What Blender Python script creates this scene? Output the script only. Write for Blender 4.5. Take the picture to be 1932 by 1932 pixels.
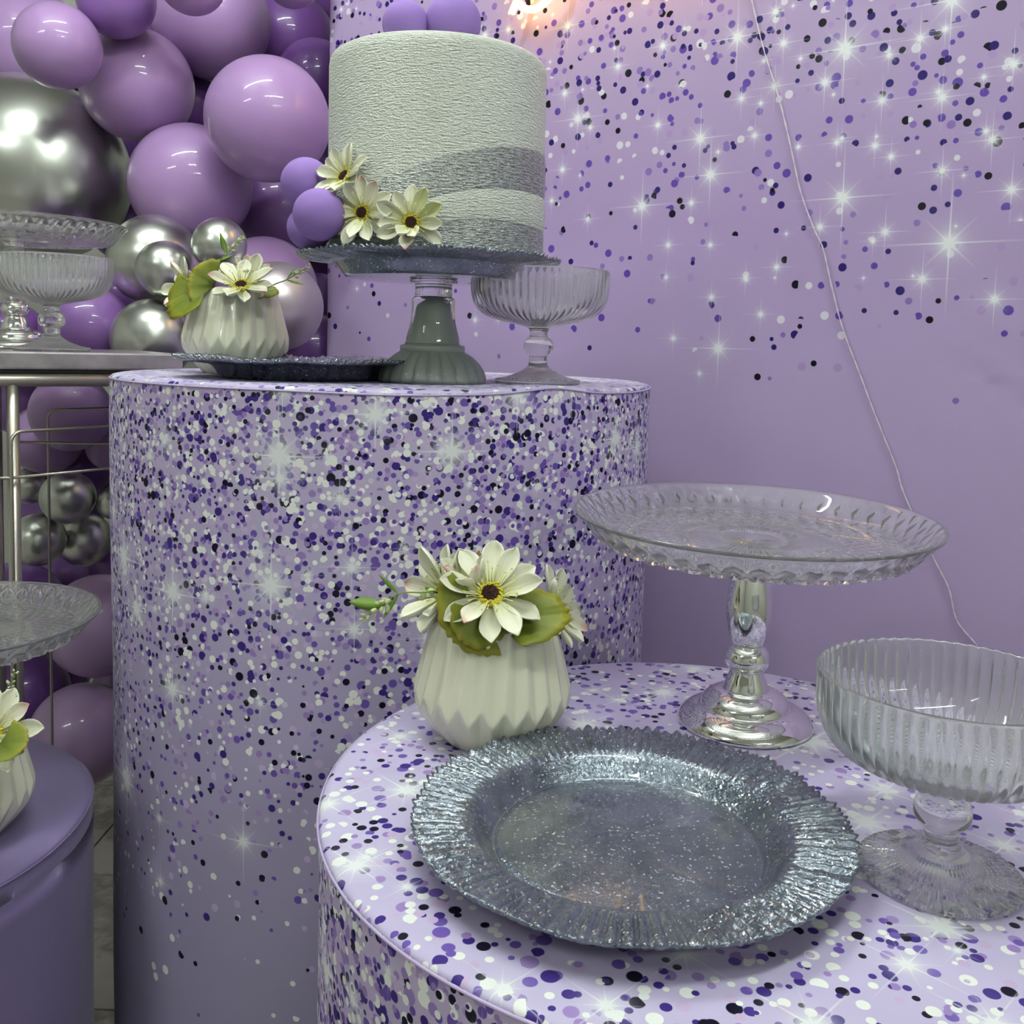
import bpy, bmesh, math, random
import numpy as np
from mathutils import Vector, Matrix

# ------------------------------------------------------------------ scene reset
for o in list(bpy.data.objects):
    bpy.data.objects.remove(o)
SC = bpy.context.scene
COL = SC.collection
random.seed(7)
rng = random.Random(11)

# ------------------------------------------------------------------ camera
FPX, PITCH, ROLL, PCX, PCY, W = 1812.5, 0.0784, 0.025, 982.6, 796.6, 1932.0
CH = 1.25                                        # camera height above the floor
cam = bpy.data.cameras.new('camera')
cam.sensor_fit = 'HORIZONTAL'
cam.sensor_width = 36.0
cam.lens = FPX / W * 36.0
cam.shift_x = (W / 2 - PCX) / W
cam.shift_y = (PCY - W / 2) / W
cam.clip_start = 0.02
camo = bpy.data.objects.new('camera', cam)
COL.objects.link(camo)
_F = Vector((0, math.cos(PITCH), -math.sin(PITCH)))
_U = Vector((0, math.sin(PITCH), math.cos(PITCH)))
_R = Vector((1, 0, 0))
_r = _R * math.cos(ROLL) + _U * math.sin(ROLL)
_u = -_R * math.sin(ROLL) + _U * math.cos(ROLL)
camo.matrix_world = Matrix(((_r.x, _u.x, -_F.x, 0), (_r.y, _u.y, -_F.y, 0), (_r.z, _u.z, -_F.z, CH), (0, 0, 0, 1)))
SC.camera = camo

# ------------------------------------------------------------------ world and exposure
SC.view_settings.view_transform = 'Standard'
SC.view_settings.look = 'None'
SC.view_settings.gamma = 1.0
SC.view_settings.use_curve_mapping = False
SC.view_settings.exposure = 0.84
world = bpy.data.worlds.new('room_air')
SC.world = world
world.use_nodes = True
world.node_tree.nodes['Background'].inputs[0].default_value = (0.75, 0.85, 0.8, 1)
world.node_tree.nodes['Background'].inputs[1].default_value = 0.15
SC.cycles.max_bounces = 8
SC.cycles.diffuse_bounces = 2
SC.cycles.use_adaptive_sampling = True
SC.cycles.adaptive_threshold = 0.03
SC.cycles.glossy_bounces = 3
SC.cycles.transmission_bounces = 8
TUBE_STRENGTH = 58.0
NEON_STRENGTH = 4.6

# ------------------------------------------------------------------ measuring helpers
def ray(px, py):
    a = (px - PCX) / FPX; b = (py - PCY) / FPX
    X = math.cos(ROLL) * a + math.sin(ROLL) * b
    Y = -math.sin(ROLL) * a + math.cos(ROLL) * b
    u = -Y
    return Vector((X, math.cos(PITCH) + u * math.sin(PITCH), -math.sin(PITCH) + u * math.cos(PITCH)))
def at(px, py, y):                               # point seen at a photo position, y metres ahead
    r = ray(px, py); r = r * (y / r.y)
    return Vector((r.x, r.y, r.z + CH))
def at_z(px, py, z):
    r = ray(px, py); r = r * ((z - CH) / r.z)
    return Vector((r.x, r.y, z))
def depth_of(p):
    return p[1] * math.cos(PITCH) - (p[2] - CH) * math.sin(PITCH)
ZT = CH - 0.0486                                 # top of the tall drum
ZB = CH - 0.3763                                 # top of the front drum
ZS = CH - 0.569                                  # top of the satin drum

# ------------------------------------------------------------------ node helpers
class NT:
    def __init__(s, name):
        s.m = bpy.data.materials.new(name); s.m.use_nodes = True
        s.t = s.m.node_tree; s.n = s.t.nodes; s.l = s.t.links
        s.p = s.n['Principled BSDF']
    def node(s, typ, **kw):
        n = s.n.new(typ)
        for k, v in kw.items(): setattr(n, k, v)
        return n
    def put(s, sock, v):
        if isinstance(v, bpy.types.NodeSocket): s.l.new(v, sock)
        elif v is not None: sock.default_value = v
    def M(s, op, a, b=None, c=None, clamp=False):
        n = s.n.new('ShaderNodeMath'); n.operation = op; n.use_clamp = clamp
        for i, v in enumerate((a, b, c)):
            if v is not None: s.put(n.inputs[i], v)
        return n.outputs[0]
    def V(s, op, a, b=None):
        n = s.n.new('ShaderNodeVectorMath'); n.operation = op
        s.put(n.inputs[0], a)
        if b is not None: s.put(n.inputs[1], b)
        return n.outputs[1] if op in ('LENGTH', 'DOT_PRODUCT', 'DISTANCE') else n.outputs[0]
    def mix(s, f, a, b, mode='MIX'):
        n = s.n.new('ShaderNodeMix'); n.data_type = 'RGBA'; n.blend_type = mode
        s.put(n.inputs[0], f); s.put(n.inputs[6], a); s.put(n.inputs[7], b)
        return n.outputs[2]
    def ramp(s, f, stops, interp='LINEAR'):
        n = s.n.new('ShaderNodeValToRGB'); n.color_ramp.interpolation = interp
        e = n.color_ramp.elements
        e[0].position = stops[0][0]; e[0].color = stops[0][1]
        e[1].position = stops[-1][0]; e[1].color = stops[-1][1]
        for p, c in stops[1:-1]:
            x = e.new(p); x.color = c
        s.put(n.inputs[0], f)
        return n.outputs[0]
    def uv(s):
        n = s.n.new('ShaderNodeUVMap'); return n.outputs[0]
    def obj(s):
        n = s.n.new('ShaderNodeTexCoord'); return n.outputs['Object']
    def sep(s, v):
        n = s.n.new('ShaderNodeSeparateXYZ'); s.put(n.inputs[0], v); return n.outputs
    def comb(s, x, y, z=0.0):
        n = s.n.new('ShaderNodeCombineXYZ')
        for i, v in enumerate((x, y, z)): s.put(n.inputs[i], v)
        return n.outputs[0]
    def noise(s, vec, scale, detail=2.0, rough=0.5, dim='3D'):
        n = s.n.new('ShaderNodeTexNoise'); n.noise_dimensions = dim
        s.put(n.inputs['Vector'], vec); n.inputs['Scale'].default_value = scale
        n.inputs['Detail'].default_value = detail; n.inputs['Roughness'].default_value = rough
        return n.outputs
    def voro(s, vec, scale, dim='2D', rnd=1.0, feature='F1'):
        n = s.n.new('ShaderNodeTexVoronoi'); n.voronoi_dimensions = dim; n.feature = feature
        s.put(n.inputs['Vector'], vec); n.inputs['Scale'].default_value = scale
        n.inputs['Randomness'].default_value = rnd
        return n.outputs
    def bump(s, h, strength=0.3, dist=0.001):
        n = s.n.new('ShaderNodeBump'); s.put(n.inputs['Height'], h)
        n.inputs['Strength'].default_value = strength; n.inputs['Distance'].default_value = dist
        s.l.new(n.outputs[0], s.p.inputs['Normal']); return n.outputs[0]
    def set(s, **kw):
        names = dict(base='Base Color', rough='Roughness', metal='Metallic', trans='Transmission Weight', ior='IOR',
                     spec='Specular IOR Level', coat='Coat Weight', coatr='Coat Roughness', sss='Subsurface Weight',
                     em='Emission Color', ems='Emission Strength', sheen='Sheen Weight', aniso='Anisotropic')
        for k, v in kw.items():
            if isinstance(v, tuple) and len(v) == 3: v = (*v, 1)
            s.put(s.p.inputs[names[k]], v)
        return s

def lin(r, g, b):                                # 8-bit sRGB to linear
    f = lambda c: c / 12.92 if c <= 0.04045 else ((c + 0.055) / 1.055) ** 2.4
    return (f(r / 255), f(g / 255), f(b / 255), 1.0)

def simple(name, col, rough=0.5, metal=0.0, **kw):
    t = NT(name); t.set(base=col if len(col) == 4 else (*col, 1), rough=rough, metal=metal, **kw)
    return t.m

# ------------------------------------------------------------------ printed sequin fabric
SEQ = [(0.0, lin(20, 14, 40)), (0.11, lin(62, 42, 128)), (0.27, lin(110, 86, 172)), (0.43, lin(158, 132, 196)),
       (0.57, lin(202, 180, 216)), (0.72, lin(240, 242, 238))]
def dot_layer(t, base, vec, scale, off, dens, rmin, rmax, stops=SEQ, alpha=1.0):
    v = t.V('ADD', vec, off)
    o = t.voro(v, scale)
    r, g, b = t.sep(o['Color'])[:3]
    rad = t.M('MULTIPLY_ADD', r, rmax - rmin, rmin)
    m = t.M('MULTIPLY', t.M('SUBTRACT', rad, o['Distance']), 30.0, clamp=True)
    m = t.M('MULTIPLY', m, t.M('LESS_THAN', g, dens))
    if alpha < 1.0: m = t.M('MULTIPLY', m, alpha)
    return t.mix(m, base, t.ramp(b, stops, 'CONSTANT'))
def star_nodes(t, d, size):                      # d vector from the star centre, in metres
    x, y, _ = t.sep(d)
    ax = t.M('ABSOLUTE', x); ay = t.M('ABSOLUTE', y)
    r = t.V('LENGTH', d)
    q = t.M('DIVIDE', r, t.M('MULTIPLY', size, 0.15))
    glow = t.M('DIVIDE', 1.25, t.M('POWER', t.M('MULTIPLY_ADD', q, q, 1.0), 1.7))
    w = t.M('MULTIPLY', size, 0.016)
    def spike(l, s, ln, k):
        a = t.M('SUBTRACT', 1.0, t.M('DIVIDE', l, t.M('MULTIPLY', size, ln)), clamp=True)
        b = t.M('SUBTRACT', 1.0, t.M('DIVIDE', s, w), clamp=True)
        return t.M('MULTIPLY', t.M('MULTIPLY', a, b), k)
    s1 = spike(ax, ay, 1.0, 0.9); s2 = spike(ay, ax, 1.0, 0.9)
    dx = t.M('MULTIPLY', t.M('ADD', x, y), 0.7071); dy = t.M('MULTIPLY', t.M('SUBTRACT', x, y), 0.7071)
    adx = t.M('ABSOLUTE', dx); ady = t.M('ABSOLUTE', dy)
    s3 = spike(adx, ady, 0.5, 0.6); s4 = spike(ady, adx, 0.5, 0.6)
    m = t.M('MAXIMUM', t.M('MAXIMUM', s1, s2), t.M('MAXIMUM', s3, s4))
    return t.M('ADD', glow, m, clamp=True)
_sg = bpy.data.node_groups.new('star_shape', 'ShaderNodeTree')
_sg.interface.new_socket('offset', in_out='INPUT', socket_type='NodeSocketVector')
_sg.interface.new_socket('size', in_out='INPUT', socket_type='NodeSocketFloat')
_sg.interface.new_socket('mask', in_out='OUTPUT', socket_type='NodeSocketFloat')
_gt = NT.__new__(NT); _gt.t = _sg; _gt.n = _sg.nodes; _gt.l = _sg.links
_gi = _sg.nodes.new('NodeGroupInput'); _go = _sg.nodes.new('NodeGroupOutput')
_sg.links.new(star_nodes(_gt, _gi.outputs[0], _gi.outputs[1]), _go.inputs[0])
def star_shape(t, d, size):
    n = t.n.new('ShaderNodeGroup'); n.node_tree = _sg
    t.put(n.inputs[0], d); t.put(n.inputs[1], size); return n.outputs[0]
STARCOL = lin(236, 238, 240)
def star_layer(t, base, vec, scale, off, dens, size, rnd=0.8):
    v = t.V('ADD', vec, off)
    o = t.voro(v, scale, rnd=rnd)
    d = t.V('SUBTRACT', v, o['Position'])
    r, g, b = t.sep(o['Color'])[:3]
    sz = t.M('MULTIPLY', t.M('MULTIPLY_ADD', t.M('POWER', r, 2.0), 0.8, 0.25), size)
    edge = t.M('SUBTRACT', 1.0, t.M('MULTIPLY', t.M('SUBTRACT', o['Distance'], 0.42), 6.0), clamp=True)
    m = t.M('MULTIPLY', t.M('MULTIPLY', star_shape(t, d, sz), t.M('LESS_THAN', g, dens)), edge)
    return t.mix(m, base, STARCOL)
def fabric_finish(t, col, vec, rough=0.62):
    n = t.noise(vec, 900, 1.0)
    t.set(base=col, rough=rough, spec=0.15)
    t.bump(n[0], 0.12, 0.0004)

def mat_drum_side(name, z_stops, gcol):
    t = NT(name); uv = t.uv(); v = t.sep(uv)[1]
    dens = t.ramp(v, [(p, (d, d, d, 1)) for p, d in z_stops])
    base = t.ramp(v, gcol)
    base = dot_layer(t, base, uv, 62, (0.13, 0.41, 0), dens, 0.16, 0.34, [(0.0, lin(172, 146, 204)), (0.5, lin(198, 176, 216)), (0.8, lin(214, 205, 226))], 0.8)
    k = 0
    for sc, a, b in ((62, 0.16, 0.34), (67, 0.17, 0.36), (73, 0.17, 0.36), (57, 0.14, 0.34), (83, 0.18, 0.36), (97, 0.16, 0.34)):
        k += 1
        base = dot_layer(t, base, uv, sc, (0.37 * k, 0.211 * k, 0), t.M('MULTIPLY', dens, 0.86), a, b)
    base = star_layer(t, base, uv, 12, (0.3, 0.7, 0), t.M('MULTIPLY_ADD', dens, 0.95, 0.12), 0.085)
    base = star_layer(t, base, uv, 7.5, (0.9, 0.2, 0), t.M('MULTIPLY_ADD', dens, 0.8, 0.15), 0.105)
    fabric_finish(t, base, uv)
    return t.m
def mat_drum_top(name):
    t = NT(name); uv = t.uv()
    base = t.ramp(t.noise(uv, 5, 1.0)[0], [(0.3, lin(190, 178, 216)), (0.7, lin(204, 194, 226))])
    for k, (sc, a, b, d) in enumerate(((60, 0.17, 0.34, 0.30), (66, 0.16, 0.36, 0.30), (74, 0.16, 0.36, 0.32), (52, 0.15, 0.34, 0.28), (84, 0.16, 0.34, 0.3), (58, 0.15, 0.33, 0.25))):
        base = dot_layer(t, base, uv, sc, (0.31 * k + 0.1, 0.57 * k, 0), d, a, b)
    base = star_layer(t, base, uv, 13, (0.3, 0.7, 0), 0.8, 0.085)
    base = star_layer(t, base, uv, 7.0, (0.1, 0.35, 0), 0.95, 0.15)
    fabric_finish(t, base, uv, 0.5)
    return t.m

# ------------------------------------------------------------------ other materials
def mat_glass(name, col=(1, 1, 1), rough=0.015, ior=1.45, film=0, milk=0.0):
    t = NT(name); t.set(base=(*col, 1), rough=rough, trans=1.0 - milk, ior=ior)
    if film:
        t.p.inputs['Thin Film Thickness'].default_value = film
        t.p.inputs['Thin Film IOR'].default_value = 1.8
    return t.m
M_GLASS = mat_glass('clear_glass', (0.97, 0.98, 0.97), 0.0)
M_COUPE = mat_glass('ribbed_pearl_glass', (0.97, 0.98, 0.975), 0.03, 1.40, milk=0.12)  # milk: diffuse white standing in for pale wall reflections in the ribs
M_CRYSTAL = mat_glass('cut_crystal', (0.985, 0.985, 0.99), 0.01, 1.45, milk=0.09)  # milk: diffuse white standing in for bright highlights
M_CHROME = simple('polished_chrome', (0.86, 0.87, 0.84), 0.04, 1.0)
def mat_charger():
    t = NT('glitter_glass'); o = t.obj()
    fl = t.voro(o, 1500, '3D'); fl2 = t.voro(o, 700, '3D')
    base = t.ramp(t.noise(o, 45, 3)[0], [(0.3, lin(98, 107, 121)), (0.7, lin(130, 139, 151))])
    spark = t.M('GREATER_THAN', t.sep(fl2['Color'])[0], 0.965)
    base = t.mix(spark, base, lin(235, 238, 240))
    t.set(base=base, metal=0.68, rough=0.27, spec=0.6, coat=1.0, coatr=0.05)
    nm = t.n.new('ShaderNodeNewGeometry').outputs['Normal']
    d1 = t.V('SUBTRACT', fl['Color'], (0.5, 0.5, 0.5)); d2 = t.V('SUBTRACT', fl2['Color'], (0.5, 0.5, 0.5))
    sc = t.n.new('ShaderNodeVectorMath'); sc.operation = 'SCALE'; t.put(sc.inputs[0], d1); sc.inputs['Scale'].default_value = 0.3
    sc2 = t.n.new('ShaderNodeVectorMath'); sc2.operation = 'SCALE'; t.put(sc2.inputs[0], d2); sc2.inputs['Scale'].default_value = 0.32
    n = t.V('NORMALIZE', t.V('ADD', nm, t.V('ADD', sc.outputs[0], sc2.outputs[0])))
    t.l.new(n, t.p.inputs['Normal'])
    return t.m
M_CHARGER = mat_charger()
def mat_ceramic():
    t = NT('white_glazed_ceramic'); t.set(base=lin(230, 228, 206), rough=0.22, spec=0.5, coat=0.5, coatr=0.06)
    return t.m
M_CERAMIC = mat_ceramic()
def mat_balloon(name, col, rough=0.28):
    t = NT(name); o = t.obj()
    c2 = tuple(min(1, x * 1.12) for x in col[:3]) + (1,)
    t.set(base=t.mix(t.noise(o, 6, 1)[0], col, c2), rough=0.38, spec=0.35, coat=0.5, coatr=0.05)
    return t.m
M_LILAC = mat_balloon('lilac_latex', lin(164, 130, 182))
M_PURPLE = mat_balloon('purple_latex', lin(138, 98, 166))
M_DEEP = mat_balloon('deep_purple_latex', lin(106, 66, 136))
M_PINKL = mat_balloon('pale_lilac_latex', lin(178, 148, 192))
def mat_chromeballoon():
    t = NT('silver_chrome_latex'); t.set(base=lin(206, 209, 202), metal=1.0, rough=0.31); return t.m
M_SILVER = mat_chromeballoon()
def mat_pearl():
    t = NT('pearl_silver_latex'); t.set(base=lin(190, 180, 186), metal=0.75, rough=0.38); return t.m
M_PEARL = mat_pearl()
def mat_cakefab(name, col, metal, rough, strength):
    t = NT(name); uv = t.uv()
    x, y, _ = t.sep(uv)
    n1 = t.noise(t.comb(t.M('MULTIPLY', x, 110), t.M('MULTIPLY', y, 480)), 1.0, 2.0, 0.55)[0]
    n2 = t.noise(t.comb(t.M('MULTIPLY', x, 420), t.M('MULTIPLY', y, 520)), 1.0, 1.0)[0]
    h = t.M('ADD', n1, t.M('MULTIPLY', n2, 0.5))
    base = col
    if metal > 0.1:
        base = t.ramp(h, [(0.55, tuple(c * 0.62 for c in col[:3]) + (1,)), (0.9, tuple(min(1, c * 1.5) for c in col[:3]) + (1,))])
    t.set(base=base, metal=metal, rough=rough)
    t.bump(h, strength, 0.0045)
    return t.m
M_CAKE = mat_cakefab('white_woven_cover', lin(222, 226, 216), 0.0, 0.5, 0.95)
M_SILVERRIB = mat_cakefab('silver_woven_ribbon', lin(164, 167, 165), 0.5, 0.38, 0.9)
M_FOAM = simple('purple_matte_foam', lin(150, 118, 192), 0.85)
M_GREYCORE = simple('grey_painted_core', lin(186, 198, 188), 0.4)
M_STEEL = simple('brushed_steel', lin(178, 172, 162), 0.34, 0.75)
def mat_tray():
    t = NT('silver_tray_paint'); o = t.obj()
    n = t.noise(o, 26, 4, 0.6)[0]
    t.set(base=t.ramp(n, [(0.3, lin(142, 134, 140)), (0.62, lin(170, 162, 168))]), metal=0.55, rough=0.3)
    return t.m
M_TRAY = mat_tray()
M_GAPBLACK = simple('gap_shade_black', (0.012, 0.012, 0.012), 0.6)  # near-black that paints the shaded gap under the cart tray
def mat_satin(name, col):
    t = NT(name); uv = t.uv()
    t.set(base=col, rough=0.42, spec=0.5, sheen=0.15)
    t.bump(t.noise(uv, 700, 1)[0], 0.06, 0.0003)
    return t.m
M_SATIN = mat_satin('purple_satin_cover', lin(122, 108, 150))
M_CORD = simple('clear_twisted_cord', lin(224, 212, 220), 0.3)
def mat_petal(name, c0, c1, tip=None):
    t = NT(name); uv = t.uv(); v = t.sep(uv)[1]
    stops = [(0.0, c0), (0.55, c1)]
    if tip: stops += [(0.78, c1), (1.0, tip)]
    else: stops += [(1.0, c1)]
    t.set(base=t.ramp(v, stops), rough=0.6, sss=0.0, sheen=0.1)
    u = t.sep(uv)[0]
    t.bump(t.M('SINE', t.M('MULTIPLY', u, 40.0)), 0.2, 0.0003)
    return t.m
M_PETAL = mat_petal('cream_petal', lin(222, 224, 160), lin(240, 239, 216))
M_PETALP = mat_petal('pink_tipped_petal', lin(226, 226, 180), lin(238, 234, 212), lin(228, 172, 168))
M_PETALY = mat_petal('greenish_petal', lin(226, 226, 176), lin(222, 226, 170), lin(214, 222, 140))
M_CENTER = simple('dark_brown_flower_disc', lin(58, 26, 24), 0.85)
M_STAMEN = simple('yellow_stamen', lin(222, 208, 48), 0.6)
M_PALESTAM = simple('pale_yellow_filament', lin(228, 226, 150), 0.6)
def mat_leaf():
    t = NT('olive_leaf'); uv = t.uv(); x, y, _ = t.sep(uv)
    n = t.noise(uv, 5, 3)[0]
    f = t.M('ADD', t.M('MULTIPLY', y, 0.9), t.M('MULTIPLY', t.M('SUBTRACT', n, 0.5), 0.5))
    t.set(base=t.ramp(f, [(0.2, lin(92, 106, 24)), (0.75, lin(122, 132, 30)), (0.95, lin(150, 140, 34)), (1.0, lin(164, 128, 40))]), rough=0.5)
    t.bump(t.noise(uv, 30, 2)[0], 0.25, 0.0006)
    return t.m
M_LEAF = mat_leaf()
M_SPRIG = simple('fresh_green_stem', lin(120, 152, 58), 0.5)
M_BUD = simple('pale_green_bud', lin(196, 206, 148), 0.55)
M_SOIL = simple('dark_floral_foam', lin(40, 46, 26), 0.9)
def mat_plaster(name, col):
    t = NT(name); o = t.obj()
    t.set(base=t.ramp(t.noise(o, 3, 3)[0], [(0.3, tuple(c * 0.94 for c in col[:3]) + (1,)), (0.7, col)]), rough=0.75)
    t.bump(t.noise(o, 220, 2)[0], 0.1, 0.001)
    return t.m
M_WALL = mat_plaster('white_plaster', lin(206, 206, 198))
M_CEIL = mat_plaster('white_ceiling_paint', lin(214, 214, 208))
def mat_marble():
    t = NT('veined_marble_tile'); o = t.obj()
    n = t.noise(o, 2.2, 6, 0.62)[0]
    vein = t.M('ABSOLUTE', t.M('SUBTRACT', n, 0.5))
    col = t.ramp(vein, [(0.0, lin(150, 142, 138)), (0.05, lin(192, 186, 180)), (0.3, lin(214, 208, 200))])
    t.set(base=col, rough=0.2, spec=0.5); return t.m
M_TILE = mat_marble()
M_GROUT = simple('grey_grout', lin(112, 106, 104), 0.9)
M_LAMP = simple('white_lamp_housing', lin(210, 212, 208), 0.5)
def mat_emit(name, col, s):
    t = NT(name); t.set(base=(*col, 1), em=(*col, 1), ems=s); return t.m
M_TUBE = mat_emit('lit_tube', (0.92, 1.0, 0.94), TUBE_STRENGTH)
M_NEON = mat_emit('lit_warm_neon', (1.0, 0.60, 0.11), NEON_STRENGTH)

# ------------------------------------------------------------------ mesh helpers
def mesh_from(name, vs, fs, uvs=None, smooth=True):
    me = bpy.data.meshes.new(name)
    me.from_pydata([tuple(v) for v in vs], [], fs)
    if uvs is not None:                          # per-vertex uv list or per-loop list
        lay = me.uv_layers.new(name='UVMap')
        if len(uvs) == len(vs) and not isinstance(uvs, dict):
            idx = np.empty(len(me.loops), dtype=np.int32); me.loops.foreach_get('vertex_index', idx)
            a = np.array(uvs, dtype=np.float32)[idx]
        else:
            a = np.array(uvs['loops'], dtype=np.float32)
        lay.data.foreach_set('uv', a.ravel())
    if smooth:
        me.polygons.foreach_set('use_smooth', [True] * len(me.polygons))
    me.update()
    return me
def link(name, me, mat, parent=None):
    o = bpy.data.objects.new(name, me)
    if mat is not None and not me.materials: me.materials.append(mat)
    COL.objects.link(o)
    if parent is not None: o.parent = parent
    return o
def tag(o, label=None, cat=None, group=None, kind=None):
    if label: o['label'] = label
    if cat: o['category'] = cat
    if group: o['group'] = group
    if kind: o['kind'] = kind
    return o
def thing(name, loc, label, cat, group=None):
    o = bpy.data.objects.new(name, None); o.empty_display_size = 0.05
    COL.objects.link(o); o.location = loc
    return tag(o, label, cat, group)
def copy_tree(o, parent=None):
    c = o.copy(); COL.objects.link(c)
    if parent is not None: c.parent = parent
    for ch in list(o.children): copy_tree(ch, c)
    return c
def lathe(profile, seg, disp=None, closed_top=True, closed_bot=True, z_uv=True):
    """profile: list of (r,z); disp(r,z,theta,i)->(r,z)."""
    vs, fs, uv = [], [], []
    n = len(profile)
    for i, (r, z) in enumerate(profile):
        for k in range(seg):
            th = 2 * math.pi * k / seg
            rr, zz = (r, z) if disp is None else disp(r, z, th, i)
            vs.append((rr * math.cos(th), rr * math.sin(th), zz)); uv.append((th * 0.13, zz))
    for i in range(n - 1):
        for k in range(seg):
            a = i * seg + k; b = i * seg + (k + 1) % seg
            fs.append((a, b, b + seg, a + seg))
    def cap(i, rev):
        z = sum(vs[i * seg + k][2] for k in range(seg)) / seg
        c = len(vs); vs.append((0, 0, z)); uv.append((0, z))
        for k in range(seg):
            a = i * seg + k; b = i * seg + (k + 1) % seg
            fs.append((c, b, a) if not rev else (c, a, b))
    if closed_bot: cap(0, False)
    if closed_top: cap(n - 1, True)
    return vs, fs, uv
def lathe_mesh(name, profile, seg, disp=None, **kw):
    v, f, u = lathe(profile, seg, disp, **kw)
    b = sum(profile[i][0] ** 2 * (profile[i + 1][1] - profile[i][1]) for i in range(len(profile) - 1))
    if b < 0: f = [q[::-1] for q in f]           # profile ran downward: keep normals outward
    return mesh_from(name, v, f, u)
def smooth_profile(pts, sub=4):                  # Catmull-Rom through profile points
    out = []
    for i in range(len(pts) - 1):
        p0 = pts[max(i - 1, 0)]; p1 = pts[i]; p2 = pts[i + 1]; p3 = pts[min(i + 2, len(pts) - 1)]
        for k in range(sub):
            t = k / sub
            out.append(tuple(0.5 * (2 * b + (c - a) * t + (2 * a - 5 * b + 4 * c - d) * t * t + (3 * b - a - 3 * c + d) * t ** 3)
                             for a, b, c, d in zip(p0, p1, p2, p3)))
    out.append(tuple(pts[-1]))
    return out
def smooth_path(pts, sub=6):
    return [Vector(p) for p in smooth_profile([tuple(p) for p in pts], sub)]
def sweep(path, rad, seg=8, cap=True):
    """path of Vectors, rad float or list; returns verts, faces."""
    n = len(path); vs, fs = [], []
    up = Vector((0.13, 0.31, 0.94)).normalized(); pv = None
    for i, p in enumerate(path):
        d = (path[min(i + 1, n - 1)] - path[max(i - 1, 0)]).normalized()
        if pv is None:
            a = d.cross(up)
            if a.length < 1e-3: a = d.cross(Vector((1, 0, 0)))
            a.normalize()
        else:
            a = (pv - d * pv.dot(d)).normalized()
        pv = a; b = d.cross(a)
        r = rad[i] if isinstance(rad, (list, tuple)) else rad
        for k in range(seg):
            t = 2 * math.pi * k / seg
            vs.append(p + a * (r * math.cos(t)) + b * (r * math.sin(t)))
    for i in range(n - 1):
        for k in range(seg):
            x = i * seg + k; y = i * seg + (k + 1) % seg
            fs.append((x, y, y + seg, x + seg))
    if cap:
        fs.append(tuple(range(seg))[::-1]); fs.append(tuple(range((n - 1) * seg, n * seg)))
    return vs, fs
def sweep_mesh(name, path, rad, seg=8):
    v, f = sweep(path, rad, seg); return mesh_from(name, v, f)
def join(parts):
    vs, fs = [], []
    for v, f in parts:
        o = len(vs); vs += list(v); fs += [tuple(i + o for i in q) for q in f]
    return vs, fs
def blob(c, rx, ry=None, rz=None, seg=10, rings=6):
    ry = ry or rx; rz = rz or rx; vs = [Vector((c[0], c[1], c[2] - rz))]; fs = []
    for i in range(1, rings):
        ph = math.pi * i / rings - math.pi / 2
        for k in range(seg):
            t = 2 * math.pi * k / seg
            vs.append(Vector((c[0] + rx * math.cos(ph) * math.cos(t), c[1] + ry * math.cos(ph) * math.sin(t), c[2] + rz * math.sin(ph))))
    vs.append(Vector((c[0], c[1], c[2] + rz)))
    for k in range(seg): fs.append((0, 1 + (k + 1) % seg, 1 + k))
    for i in range(rings - 2):
        for k in range(seg):
            a = 1 + i * seg + k; b = 1 + i * seg + (k + 1) % seg
            fs.append((a, b, b + seg, a + seg))
    L = len(vs) - 1; s = 1 + (rings - 2) * seg
    for k in range(seg): fs.append((L, s + k, s + (k + 1) % seg))
    return vs, fs
def box(x0, x1, y0, y1, z0, z1):
    v = [(x, y, z) for x in (x0, x1) for y in (y0, y1) for z in (z0, z1)]
    f = [(0, 1, 3, 2), (4, 6, 7, 5), (0, 4, 5, 1), (2, 3, 7, 6), (0, 2, 6, 4), (1, 5, 7, 3)]
    return [Vector(p) for p in v], f
def bevel_box_mesh(name, x0, x1, y0, y1, z0, z1, bev=0.003):
    v, f = box(x0, x1, y0, y1, z0, z1)
    me = mesh_from(name, v, f, smooth=False)
    bm = bmesh.new(); bm.from_mesh(me)
    bmesh.ops.bevel(bm, geom=bm.edges[:], offset=bev, segments=2, affect='EDGES', profile=0.6)
    bm.to_mesh(me); bm.free(); return me

# ================================================================== THE ROOM
X0, X1, Y0, Y1, ZC = -3.0, 3.2, -3.2, 3.5, 2.9
fl = link('floor', mesh_from('floor', *box(X0, X1, Y0, Y1, -0.08, -0.006), smooth=False), M_GROUT); tag(fl, kind='structure')
TS = 0.45
tile_me = bevel_box_mesh('tile', 0, TS - 0.005, 0, TS - 0.005, -0.008, 0.0, 0.0012)
tile_me.materials.append(M_TILE)
for i in range(9):
    for j in range(8):
        x = -2.95 + i * TS; y = -0.1 + j * TS
        if x + TS > X1 or y + TS > Y1: continue
        t_ = link('tile', tile_me, M_TILE, fl); t_.location = (x + 0.13, y, 0)
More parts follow.
